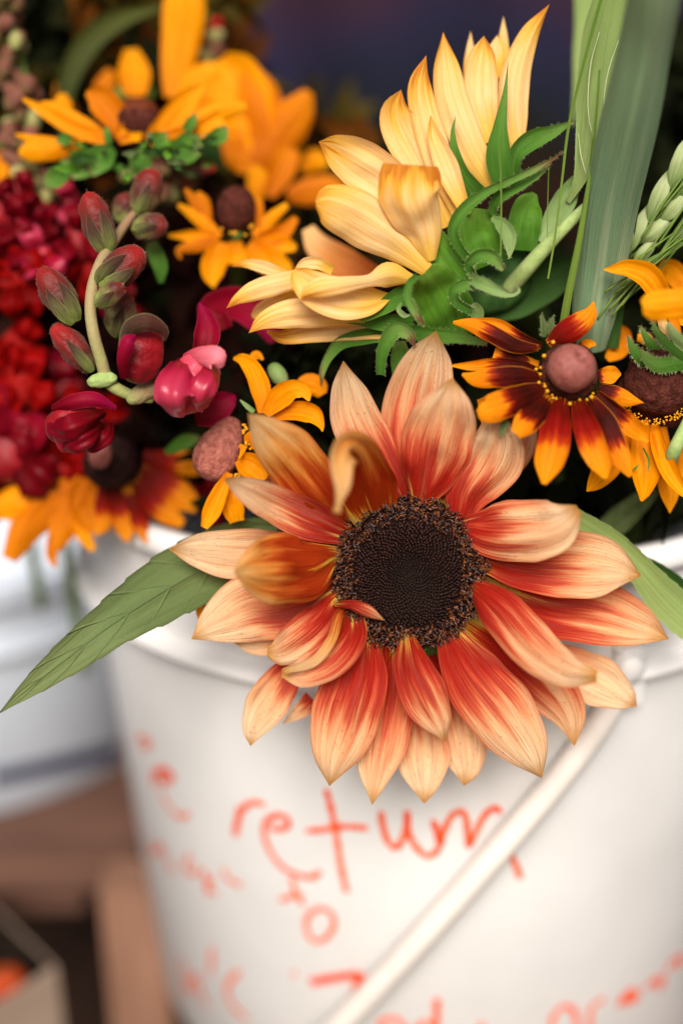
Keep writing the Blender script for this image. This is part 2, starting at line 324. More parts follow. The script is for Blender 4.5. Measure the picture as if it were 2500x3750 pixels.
def tube(name, parent, c, pts, mat, nu=24, ns=10, dd=0, world=None, flat=1.):
    """round stem; pts = (x, y, radius px, depth)"""
    K = np.array([np.r_[campt(c, x, y, d+dd), r*mpp(c, d+dd)] for (x, y, r, d) in pts]) if world is None else np.array(world)
    s, A = spline(K, nu); C = A[:, :3]; R = np.maximum(A[:, 3], 1e-5)
    T = np.gradient(C, axis=0); T /= np.linalg.norm(T, axis=1)[:, None]
    ref = np.array([.3, .2, .93]) if world is None else np.array([0, 1., .1]); V = []; UV = []
    for i in range(nu):
        a = np.cross(T[i], ref); a /= np.linalg.norm(a); b = np.cross(T[i], a); ref = np.cross(a, T[i])
        for k in range(ns):
            t = 2*math.pi*k/ns; V.append(C[i]+R[i]*(a*math.cos(t)*flat+b*math.sin(t))); UV.append((s[i], k/ns))
    F = [(i*ns+k, i*ns+(k+1) % ns, (i+1)*ns+(k+1) % ns, (i+1)*ns+k) for i in range(nu-1) for k in range(ns)]
    F += [tuple(range(ns))[::-1], tuple((nu-1)*ns+k for k in range(ns))]
    V = np.array(V)
    return mesh_obj(name, cam2w(V) if world is None else V, F, mat, parent, UV)
def lump(name, parent, c, x, y, ln, wd, ang, d, mat, tilt=0., dep=None, lobes=0, lobe=.0, rough=.0, taper=0., nu=26, ns=28, tone=0., dimple=None, nscale=2.5):
    """rounded body: long axis at ang degrees in the picture (0 = right, 90 = up), tilt tips its far end to (+) or from (-) the camera"""
    a = math.radians(ang); tl = math.radians(tilt)
    ax = np.array([math.cos(a)*math.cos(tl), math.sin(a)*math.cos(tl), math.sin(tl)])
    sx = np.cross(ax, [0, 0, 1.]); sx /= np.linalg.norm(sx); sz = np.cross(sx, ax)
    m = mpp(c, d); Lh, Wh = ln*m/2, wd*m/2; Dh = Wh if dep is None else dep*m/2
    C0 = campt(c, x, y, d); V = []; UV = []; sd = random.random()*90
    for i in range(nu+1):
        th = math.pi*i/nu; cz = -math.cos(th); r = math.sin(th)**.85 if 0 < i < nu else 1e-4
        r *= 1-taper*cz
        for k in range(ns):
            t = 2*math.pi*k/ns; q = r
            if lobes: q *= 1+lobe*(abs(math.cos(lobes*t/2))-.6)
            n3 = Vector((math.cos(t)*r*nscale+sd, math.sin(t)*r*nscale, cz*nscale))
            q *= 1+rough*mn.noise(n3)*1.5+rough*.5*mn.noise(n3*2.7)
            p = ax*cz*Lh*(1+rough*.6*mn.noise(n3+Vector((9, 9, 9))))+sx*math.cos(t)*q*Wh+sz*math.sin(t)*q*Dh
            if dimple is not None:
                dv = np.linalg.norm(p/np.array([Wh, Wh, Wh])-np.array(dimple[:3])); p = p*(1-dimple[3]*math.exp(-(dv/dimple[4])**2))
            V.append(C0+p); UV.append((i/nu, k/ns))
    F = [(i*ns+k, i*ns+(k+1) % ns, (i+1)*ns+(k+1) % ns, (i+1)*ns+k) for i in range(nu) for k in range(ns)]
    o = mesh_obj(name, cam2w(np.array(V)), F, mat, parent, UV); o['tone'] = float(tone); return o

# ------------------------------------------------------------ the place: ground, dark curtain, stand
def box(name, parent, lo, hi, mat, rz=0, jit=0, bev=.0015):
    import bmesh
    bm = bmesh.new(); bmesh.ops.create_cube(bm, size=1)
    lo, hi = Vector(lo), Vector(hi)
    for v in bm.verts: v.co = Vector((v.co.x*(hi.x-lo.x), v.co.y*(hi.y-lo.y), v.co.z*(hi.z-lo.z)))
    bmesh.ops.bevel(bm, geom=bm.edges[:], offset=bev, segments=2, affect='EDGES')
    me = bpy.data.meshes.new(name); bm.to_mesh(me); bm.free(); me.materials.append(mat)
    o = bpy.data.objects.new(name, me); COL.objects.link(o)
    c = (lo+hi)/2
    if parent: o.parent = parent; c -= Vector(wloc(parent))
    o.location = c; o.rotation_euler.z = rz
    return o
GROUND = solid_mat("dark_paving", (.02, .014, .012), (.05, .034, .028), 6, .9, .3, .004)
me = [(-6, -3, -.55), (6, -3, -.55), (6, 8, -.55), (-6, 8, -.55)]
tag(mesh_obj("ground", me, [(0, 1, 2, 3)], GROUND, smooth=False), "dark ground under the flower stall", kind='structure')
m, nt_, out = new_mat("dark_curtain")
tc = N(nt_, "ShaderNodeTexCoord")
n1 = noise(nt_, tc.outputs['Object'], 4.5, 3, .5)
sp_ = N(nt_, "ShaderNodeSeparateXYZ"); L(nt_, N(nt_, "ShaderNodeNewGeometry").outputs['Position'], sp_.inputs[0])
zz = mth(nt_, 'ADD', sp_.outputs[2], mth(nt_, 'MULTIPLY', mth(nt_, 'SUBTRACT', n1, .5), .28))
colc = ramp(nt_, zz, [(.1, (.012, .006, .004)), (.2, (.02, .009, .006)), (.27, (.012, .012, .008)), (.31, (.014, .016, .028)), (.36, (.022, .02, .045)), (.42, (.045, .021, .035)), (.6, (.018, .015, .03))])
b = N(nt_, "ShaderNodeBsdfPrincipled"); b.inputs['Roughness'].default_value = .9; b.inputs['Specular IOR Level'].default_value = 0; L(nt_, colc, b.inputs['Base Color']); L(nt_, b.outputs[0], out.inputs[0])
CURT = m
V = []; nx, nz = 160, 12
for j in range(nz+1):
    for i in range(nx+1):
        x = -2.6+5.2*i/nx; V.append((x, 1.15+.03*math.sin(x*19)+.015*math.sin(x*47+1), -.55+2.3*j/nz))
F = [(j*(nx+1)+i, j*(nx+1)+i+1, (j+1)*(nx+1)+i+1, (j+1)*(nx+1)+i) for j in range(nz) for i in range(nx)]
tag(mesh_obj("curtain", V, F, CURT), "dark purple and navy curtain hanging far behind the bouquet", "curtain")

BLOCKC = solid_mat("blocker_canvas", (.02, .018, .018), (.035, .03, .03), 5, .9, .1, .002, 0)  # overhead sheet out of view, added so light comes mainly from the front
V = []
for j in range(21):
    for i in range(41):
        x = -2.6+5.2*i/40; y = .22+.94*j/20; V.append((x, y, 1.35+.25*j/20-.03*math.sin(math.pi*j/20)+.01*math.sin(x*9)))
tag(mesh_obj("sky_blocker", V, [(j*41+i, j*41+i+1, (j+1)*41+i+1, (j+1)*41+i) for j in range(20) for i in range(40)], BLOCKC), "unseen dark sheet added overhead to block sky light", "sky_blocker")
for sx in (-1, 1):  # unseen sheets added at both sides to cut the sky light
    V = [(sx*(1.5+.03*math.sin(k*1.3)), .2+.95*k/40, z_) for z_ in (-.55, .4, 1.5) for k in range(41)]
    tag(mesh_obj("side_blocker", V, [(j*41+i, j*41+i+1, (j+1)*41+i+1, (j+1)*41+i) for j in range(2) for i in range(40)], BLOCKC), "unseen dark sheet added at the %s end to block sky light" % ("left" if sx < 0 else "right"), "curtain")
WOOD = solid_mat("weathered_wood", (.075, .036, .024), (.15, .072, .048), 14, .7, .4, .001, .3, stretch=(1, 6, 6))
WOOD2 = solid_mat("pale_wood_post", (.15, .075, .045), (.27, .14, .09), 14, .7, .4, .001, .3, stretch=(6, 6, 1))
st = thing("wooden_stand", (-.22, .22, -.5), "brown wooden stand of planks and a post under the left bucket", "stand")
box("plank", st, (-.75, .06, -.012), (-.1, .2, .012), WOOD); box("plank", st, (-.75, .204, -.015), (-.1, .34, .010), WOOD); box("plank", st, (-.75, .344, -.012), (-.1, .47, .012), WOOD)
box("rail", st, (-.75, .085, -.042), (-.135, .105, -.016), WOOD)
box("post", st, (-.116, .03, -.54), (-.086, .057, .008), WOOD2)
box("post", st, (-.74, .055, -.54), (-.7, .083, -.014), WOOD2)
box("post", st, (-.16, .42, -.54), (-.12, .46, -.014), WOOD2); box("post", st, (-.74, .42, -.54), (-.7, .46, -.014), WOOD2)
box("gap_shade_panel", st, (-.72, .36, -.5), (-.14, .37, -.02), solid_mat("gap_shade_dark", (.01, .006, .004), (.03, .015, .01), 20, .9))  # near-black sheet stands in for the shade inside the stand's opening
st.location.z += .022
cr = thing("wooden_crate", (.03, 0, -.5), "dark wooden crate that carries the handwritten white bucket", "crate")
for k in range(4): box("slat", cr, (-.07, -.125+.065*k, -.012), (.17, -.065+.065*k, 0), WOOD)
for sx in (-.066, .145):
    for sy in (-.12, .1): box("post", cr, (sx, sy, -.54), (sx+.02, sy+.02, -.013), WOOD)

# ------------------------------------------------------------ buckets
PLAST = solid_mat("white_plastic", (.68, .665, .645), (.78, .765, .745), 14, .42, .12, .0005, .45)
HAND = solid_mat("ivory_plastic", (.66, .6, .54), (.74, .68, .62), 30, .45, .1, .0005, .4)
def lathe(name, parent, cx, cy, prof, mat, n=96, z0=0):
    V = [(cx+r*math.cos(2*math.pi*k/n), cy+r*math.sin(2*math.pi*k/n), z0+z) for r, z in prof for k in range(n)]
    F = [(i*n+k, i*n+(k+1) % n, (i+1)*n+(k+1) % n, (i+1)*n+k) for i in range(len(prof)-1) for k in range(n)]
    return mesh_obj(name, V, F, mat, parent)
def ray(c, x, y):
    p = campt(c, x, y, 0); o = CMn[:3, 3]; d = cam2w(p)-o; return o, d/np.linalg.norm(d)
class Bucket: pass
GREYP = solid_mat("cool_grey_plastic", (.42, .46, .52), (.5, .54, .6), 9, .4, .1)
def bucket(cx, cy, z0, rb, rt, h, label, drop=.038, PLAST=PLAST):
    B = Bucket(); B.cx, B.cy, B.z0, B.rb, B.rt, B.h = cx, cy, z0, rb, rt, h
    B.root = thing("bucket", (cx, cy, z0), label, "bucket")
    R = lambda z: rb+(rt-rb)*z/h
    w_ = .0022
    zc = h-drop
    lathe("shell", B.root, cx, cy, [(0.001, 0), (rb-.004, 0), (rb, .004), (R(zc-.004), zc-.004), (R(zc-.003), zc-.003), (R(zc)-.0004, zc), (R(h-.012), h-.012), (R(h-.01), h-.01),
                          (R(h)-w_, h-.006), (R(h)-w_-.001, h-.012), (rb-w_, .006), (.001, .006)], PLAST, z0=z0)
    lathe("collar_ring", B.root, cx, cy, [(R(zc)-.0005, zc-.004), (R(zc)+.0062, zc-.004), (R(zc)+.0072, zc-.0028), (R(zc)+.0068, zc-.001), (R(zc)-.0003, zc+.0005)], PLAST, z0=z0)
    lathe("rim", B.root, cx, cy, [(R(h-.009), h-.0095), (R(h)+.0045, h-.009), (R(h)+.0055, h-.007), (R(h)+.005, h-.001), (R(h)+.002, h), (R(h)-.003, h-.001), (R(h)-.0035, h-.006)], PLAST, z0=z0)
    return B
def hit(B, c, x, y, off=0.):
    o, d = ray(c, x, y); best = None
    rb = B.rb+off; k = (B.rt-B.rb)/B.h
    ox, oy, oz = o[0]-B.cx, o[1]-B.cy, o[2]-B.z0
    a_ = rb+k*oz; b_ = k*d[2]
    A = d[0]**2+d[1]**2-b_*b_; Bq = 2*(ox*d[0]+oy*d[1]-a_*b_); Cq = ox*ox+oy*oy-a_*a_
    disc = Bq*Bq-4*A*Cq
    if disc < 0: t = -Bq/(2*A)
    else: t = (-Bq-math.sqrt(disc))/(2*A)
    return o+d*t
def normal(B, p):
    n = np.array([p[0]-B.cx, p[1]-B.cy, -(B.rt-B.rb)/B.h*math.hypot(p[0]-B.cx, p[1]-B.cy)]); return n/np.linalg.norm(n)
def ink_mat(name, c1, c2, base):
    m, nt, out = new_mat(name); tc = N(nt, "ShaderNodeTexCoord"); uv = N(nt, "ShaderNodeUVMap"); sp = N(nt, "ShaderNodeSeparateXYZ"); L(nt, uv.outputs[0], sp.inputs[0])
    n = noise(nt, tc.outputs['Object'], 120, 3, .6)
    f = mth(nt, 'ADD', sp.outputs[0], mth(nt, 'MULTIPLY', mth(nt, 'SUBTRACT', n, .5), .7), clamp=True)
    b = N(nt, "ShaderNodeBsdfPrincipled"); b.inputs['Roughness'].default_value = .45; L(nt, ramp(nt, f, [(0, base), (.3, c1), (1, c2)]), b.inputs['Base Color']); L(nt, b.outputs[0], out.inputs[0]); return m
INK = ink_mat("red_marker", (.74, .15, .05), (.74, .055, .005), (.72, .33, .22))
NAVY = ink_mat("navy_marker", (.03, .03, .07), (.012, .014, .045), (.1, .1, .16))
def write(B, name, strokes, mat, wmm=2.3):
    V, F, UV = [], [], []
    for s in strokes:
        c, pts, ink = s[0], s[1], s[2]; wd = (s[3] if len(s) > 3 else 1)*wmm/2000
        K = np.array([np.r_[hit(B, c, x, y, .0003), 0] for x, y in pts]); n = 8*len(pts)
        ss, A = spline(K, n); C = A[:, :3]; T = np.gradient(C, axis=0); T /= np.linalg.norm(T, axis=1)[:, None]+1e-9
        b0 = len(V)
        for i in range(n):
            q = normal(B, C[i]); r = math.hypot(C[i][0]-B.cx, C[i][1]-B.cy); tgt = B.rb+(B.rt-B.rb)*(C[i][2]-B.z0)/B.h+.0003
            C[i][0] = B.cx+(C[i][0]-B.cx)*tgt/r; C[i][1] = B.cy+(C[i][1]-B.cy)*tgt/r
            sd_ = np.cross(T[i], q); sd_ /= np.linalg.norm(sd_); ww = wd*(.8+.35*mn.noise(Vector((i*.3, b0, 0))))*(1 if 0 < i < n-1 else .5)
            k = ink if np.ndim(ink) == 0 else float(np.interp(i/(n-1), np.linspace(0, 1, len(ink)), ink)); k = .32+.68*k if mat is INK else k
            V += [C[i]-sd_*ww, C[i]+q*.00015, C[i]+sd_*ww]; UV += [(k, 0), (k, .5), (k, 1)]
        for i in range(n-1):
            a = b0+3*i; F += [(a, a+1, a+4, a+3), (a+1, a+2, a+5, a+4)]
    return mesh_obj(name, np.array(V), F, mat, B.root, UV)

B1 = bucket(.039, .034, 0, .127, .1465, .247, "white plastic bucket with red handwriting and a slanting ivory bail handle", drop=.044)
B2 = bucket(-.232, .217, .034, .14, .150, .125, "pale grey bucket behind at the left with navy writing near its base", drop=.03, PLAST=GREYP)
WORDS = [
 (2.6, [('6', [(1102, 575), (1092, 630), (1078, 705)], [.9, .8, .55], 1.2),
   ('6', [(1098, 610), (1130, 565), (1175, 550), (1218, 562)], [.8, .35, .2]),
   ('6', [(1240, 668), (1290, 672), (1325, 655), (1312, 618), (1262, 612), (1222, 640), (1214, 700), (1240, 775), (1300, 850), (1380, 888), (1440, 892), (1470, 865)], [.6, .9, 1, .7, .7, .5, .4, .35, .3, .3, .3, .45]),
   ('6', [(1495, 488), (1515, 560), (1535, 650), (1552, 760), (1568, 860), (1592, 965)], [.9, .7, .5, .2, .12, .12]),
   ('6', [(1402, 682), (1480, 676), (1568, 662), (1690, 668)], [.6, .8, .7, .35]),
   ('7', [(180, 590), (190, 660), (215, 735), (245, 760), (280, 720), (300, 650), (300, 590), (308, 690), (350, 765), (400, 798), (440, 770), (455, 735)], [.5, .45, .5, .6, .5, .6, .8, 1, .4, .35, .4, .8]),
   ('7', [(418, 628), (440, 690), (452, 745), (468, 690), (500, 620), (545, 590), (570, 620), (578, 690), (585, 748), (610, 700), (650, 620), (700, 575), (732, 600)], [.4, .9, 1, .5, .4, .3, .4, .6, 1, .5, .4, .8, .9]),
   ('7', [(775, 790), (800, 840), (822, 900)], .14)]),
 (2.3, [('6', [(558, 230), (570, 300), (580, 380)], .15),
   ('6', [(630, 262), (665, 250), (690, 285), (650, 300)], .12),
   ('6', [(705, 470), (712, 420), (755, 398), (790, 425), (770, 450), (730, 452)], [.5, 1, 1, .8, .6, .7], 1.35),
   ('6', [(735, 500), (780, 575), (830, 618), (868, 600)], [.15, .12, .2, .35])]),
 (2.2, [('6', [(680, 715), (692, 780), (722, 770), (735, 740), (755, 800)], .45),
   ('6', [(775, 800), (780, 850), (805, 870)], .15),
   ('6', [(872, 790), (850, 850), (880, 880), (910, 850)], .25),
   ('6', [(935, 860), (945, 920), (955, 975)], .8),
   ('6', [(1000, 975), (945, 930), (985, 900)], .25),
   ('6', [(1022, 850), (1045, 900), (1080, 920), (1112, 932)], .35)]),
 (2.3, [('6', [(1340, 895), (1352, 950), (1395, 1025)], .2),
   ('6', [(1285, 1000), (1330, 985), (1390, 975)], .15),
   ('6', [(1460, 1035), (1410, 1080), (1412, 1150), (1450, 1190), (1505, 1165), (1535, 1100), (1510, 1050), (1455, 1035)], [.45, .2, .15, .15, .15, .15, .2, .4])]),
 (2.4, [('6', [(832, 1260), (842, 1350), (862, 1425), (880, 1365), (905, 1350), (925, 1430), (955, 1490)], [.2, .3, .6, .3, .3, .6, .3]),
   ('6', [(975, 1215), (968, 1340)], .2),
   ('6', [(1100, 1325), (1050, 1380), (1045, 1440), (1080, 1500), (1135, 1545)], .3)]),
 (2.6, [('6', [(1425, 1378), (1490, 1365), (1568, 1352), (1658, 1342)], [.9, 1, 1, 1], 1.5),
   ('7', [(95, 1335), (75, 1380), (62, 1430)], [1, .9, .5], 1.3),
   ('6', [(1340, 1330), (1360, 1345)], .15)]),
 (2.4, [('7', [(170, 1600), (190, 1555), (250, 1545), (300, 1600)], .5),
   ('7', [(438, 1450), (436, 1520), (432, 1600)], .65, 1.2),
   ('7', [(340, 1600), (380, 1560), (432, 1590)], .4),
   ('7', [(640, 1560), (645, 1600)], .2)]),
 (2.4, [('7', [(960, 1620), (975, 1530), (1020, 1490), (1062, 1500), (1078, 1570), (1085, 1640)], [.3, .4, .6, .8, .4, .3]),
   ('7', [(1210, 1450), (1150, 1490), (1140, 1570), (1160, 1640)], .15),
   ('7', [(1270, 1490), (1290, 1450), (1330, 1415), (1355, 1450), (1300, 1465), (1350, 1420)], .6, 1.2),
   ('7', [(1395, 1410), (1415, 1385), (1450, 1365), (1462, 1400), (1480, 1340)], .6, 1.2),
   ('7', [(1490, 1330), (1515, 1290), (1545, 1265), (1556, 1300), (1580, 1240)], .4, 1.1)]),
]
for wm, stk in WORDS: write(B1, 'handwriting', stk, INK, wm*1.15)['kind'] = 'stuff'
z = []
for k in range(19):
    x = -10+29*k; y = 428-6.3*k; z.append(('6', [(x, y-26), (x+7, y+30), (x+15, y-10), (x+22, y+26)], 1.0, 1.3))
write(B2, "handwriting", z, NAVY, 6.5)
# bail handle: rides a little proud of the wall
pp = []
for i, (x, y) in enumerate([(1436, 1545), (1400, 1622), (1300, 1765), (1180, 1910), (1040, 2072), (900, 2228), (770, 2362), (600, 2520), (380, 2640)]):
    p = hit(B1, 'F', x, y, 0); q = normal(B1, p); off = [.006, .008, .009, .010, .0105, .011, .011, .012, .012][i]
    o_, d_ = ray('F', x, y); p = p-d_*off*1.15; pp.append(np.r_[p, .0046 if i else .003])
tube("bail_handle", B1.root, None, None, HAND, nu=60, ns=16, world=pp)
# ear bracket with its round button
ep = hit(B1, 'F', 1437, 1560, .002); nq = normal(B1, ep); upv = np.array([0, 0, 1.]); tq = np.cross(upv, nq); tq /= np.linalg.norm(tq); uq = np.cross(nq, tq)
def plate(name, c0, hw, hh, th, mat):
    V = [c0+tq*sx*hw+uq*sy*hh+nq*sz*th for sz in (-1, 1) for sx, sy in ((-1, -1), (1, -1), (1, 1), (-1, 1))]
    F = [(3, 2, 1, 0), (4, 5, 6, 7), (0, 1, 5, 4), (1, 2, 6, 5), (2, 3, 7, 6), (3, 0, 4, 7)]
    o = mesh_obj(name, np.array(V), F, mat, B1.root, smooth=False); bv = o.modifiers.new("b", 'BEVEL'); bv.width = .0008; bv.segments = 2; return o
plate("ear_bracket", ep+nq*.001+uq*.002, .0052, .011, .0028, PLAST)
rr = [(.0001, .0062), (.003, .006), (.0045, .005), (.005, .0035), (.005, 0)]
bc = hit(B1, 'F', 1434, 1525, .004)
V = [bc+tq*r*math.cos(t)+uq*r*math.sin(t)+nq*z_ for r, z_ in rr for t in [2*math.pi*k/24 for k in range(24)]]
F = [(i*24+k, i*24+(k+1) % 24, (i+1)*24+(k+1) % 24, (i+1)*24+k) for i in range(4) for k in range(24)]
mesh_obj("pivot_button", np.array(V), F, PLAST, B1.root)

# open carton low at the left
A = np.array(P('F', 132, 2222, 210))
def onplane(x, y, z=A[2]):
    o, d = ray('F', x, y); return o+d*(z-o[2])/d[2]
NB = onplane(-60, 2345); FB = onplane(-60, 2040); QB = NB+FB-A
pt = thing("carton", Vector(A)-Vector((0, 0, .1)), "open pale carton at the lower left corner with an orange fruit in its dark inside", "box")
CARD = solid_mat("pale_card", (.24, .17, .125), (.34, .25, .19), 30, .8, .3, .0006, .05); INSHADE = solid_mat("inner_shade_dark", (.012, .008, .006), (.025, .018, .012), 40, .9, .2, .001, 0)  # near-black inner faces carry the shade inside the pale carton
cen = (A+NB+FB+QB)/4
for a, b in ((A, NB), (NB, QB), (QB, FB), (FB, A)):
    V = []
    for z_ in (0, -.1):
        for p in (a, b):
            q = p+(cen-p)*.05; V += [np.array([p[0], p[1], A[2]+z_]), np.array([q[0], q[1], A[2]+z_])]
    mesh_obj("side_panel", np.array(V), [(0, 2, 3, 1), (4, 5, 7, 6), (0, 4, 6, 2), (0, 1, 5, 4), (2, 6, 7, 3)], CARD, pt, smooth=False)
    mesh_obj("inner_shade", np.array([V[1], V[3], V[7], V[5]])+(cen-(a+b)/2)*.01*np.array([1, 1, 0]), [(0, 1, 2, 3)], INSHADE, pt, smooth=False)
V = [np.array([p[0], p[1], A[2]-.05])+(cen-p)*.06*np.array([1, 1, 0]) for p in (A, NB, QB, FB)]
mesh_obj("base", np.array(V), [(0, 1, 2, 3)], INSHADE, pt, smooth=False)
fr = thing("orange_fruit", onplane(20, 2230, A[2]-.045), "small red orange fruit lying inside the carton at the lower left", "fruit")
lump("fruit_body", fr, 'F', 14, 2262, 92, 84, 10, 214, solid_mat("orange_skin", (.3, .03, .008), (.42, .07, .012), 60, .5, .2), rough=.03)
lump("stalk_end", fr, 'F', 14, 2238, 14, 10, 80, 206, CALYX)

# ------------------------------------------------------------ main sunflower
def disc(root, c, cx, cy, R, d):
    """seed head: spiral of pointed buds inside, ring of opened florets outside"""
    Rm = R*mpp(c, d); C0 = campt(c, cx, cy, d); ga = math.pi*(3-math.sqrt(5)); NF = 1900
    def surf(x, y):
        r = math.hypot(x, y)/Rm; z = -.002+.0045*math.exp(-((r-.62)/.3)**2)-.002*max(0, r-.9)*10*.3
        return C0+np.array([x, y, z])
    V, F, MI = [], [], []
    def add(vs, fs, mi):
        b = len(V); V.extend(vs); F.extend([tuple(b+i for i in f) for f in fs]); MI.extend([mi]*len(fs) if np.ndim(mi) == 0 else mi)
    for n in range(1, NF):
        r = math.sqrt(n/NF); a = n*ga; rr_ = r*Rm*(1+.02*math.sin(a*5)+.012*math.sin(a*11)); x, y = rr_*math.cos(a), rr_*math.sin(a)
        p = surf(x, y); rad = np.array([math.cos(a), math.sin(a), 0]); tg_ = np.array([-math.sin(a), math.cos(a), 0]); up = np.array([0, 0, 1.])
        if r < .70:
            sz = Rm*.020*(.55+.75*r); h = Rm*(.05+.045*r); lean = (-.35*rad*(r > .05)+up+.1*rng.randn(3)); lean /= np.linalg.norm(lean)
            vs = [p+sz*(math.cos(t)*rad+math.sin(t)*tg_)-up*.0005 for t in (0, 1.05, 2.09, 3.14, 4.19, 5.24)]
            vs += [p+sz*.85*(math.cos(t)*rad+math.sin(t)*tg_)+lean*h*.55 for t in (0, 1.05, 2.09, 3.14, 4.19, 5.24)]
            vs += [p+sz*.25*(math.cos(t)*rad+math.sin(t)*tg_)+lean*h for t in (0, 1.05, 2.09, 3.14, 4.19, 5.24)]
            fs = [(k, (k+1) % 6, 6+(k+1) % 6, 6+k) for k in range(6)]+[(6+k, 6+(k+1) % 6, 12+(k+1) % 6, 12+k) for k in range(6)]+[(12, 13, 14, 15, 16, 17)]
            tip = 1 if random.random() < .08+.8*(r > .3) else 0
            add(vs, fs, [0]*6+[tip]*6+[tip])
        else:
            for q in range(2):
                pj = p+rng.randn(3)*Rm*.012*np.array([1, 1, 0]); sz = Rm*random.uniform(.007, .012); h = Rm*random.uniform(.05, .11)
                lean = rad*random.uniform(-.2, .75)+tg_*random.uniform(-.4, .4)+up; lean /= np.linalg.norm(lean)
                hook = rad*random.uniform(-1, 1)+tg_*random.uniform(-1, 1)+up*random.uniform(-.3, .5); hook /= np.linalg.norm(hook)
                ring = []
                for f_, w_, off in ((0, 1.1, 0), (.6, 1, 0), (.95, .9, .0), (1.1, .7, .25), (1.05, .35, .5)):
                    for t in (0, 1.57, 3.14, 4.71): ring.append(pj+lean*h*f_+hook*h*off+sz*w_*(math.cos(t)*rad+math.sin(t)*tg_))
                fs = [(4*i+k, 4*i+(k+1) % 4, 4*i+4+(k+1) % 4, 4*i+4+k) for i in range(4) for k in range(4)]+[(16, 17, 18, 19)]
                add(ring, fs, 2 if random.random() < .62 else 0)
    o = mesh_obj("disc_floret", cam2w(np.array(V)), F, [DB, DT, DF], root, smooth=False, midx=MI); o['kind'] = 'stuff'; o['label'] = "dark brown spiral of seed buds ringed by opened florets"
    V, F = [], []
    for i in range(13):
        for k in range(60):
            t = 2*math.pi*k/60; q = i/12*Rm*1.0; V.append(surf(q*math.cos(t), q*math.sin(t))+np.array([0, 0, -.0004 if i < 12 else -.004]))
    F = [(i*60+k, i*60+(k+1) % 60, (i+1)*60+(k+1) % 60, (i+1)*60+k) for i in range(12) for k in range(60)]
    mesh_obj("disc", cam2w(np.array(V)), F, DD, root)
    lump("receptacle", root, c, cx, cy, 2*R*1.12, 2*R*1.12, 0, d+17, BRACT, dep=R*.5)

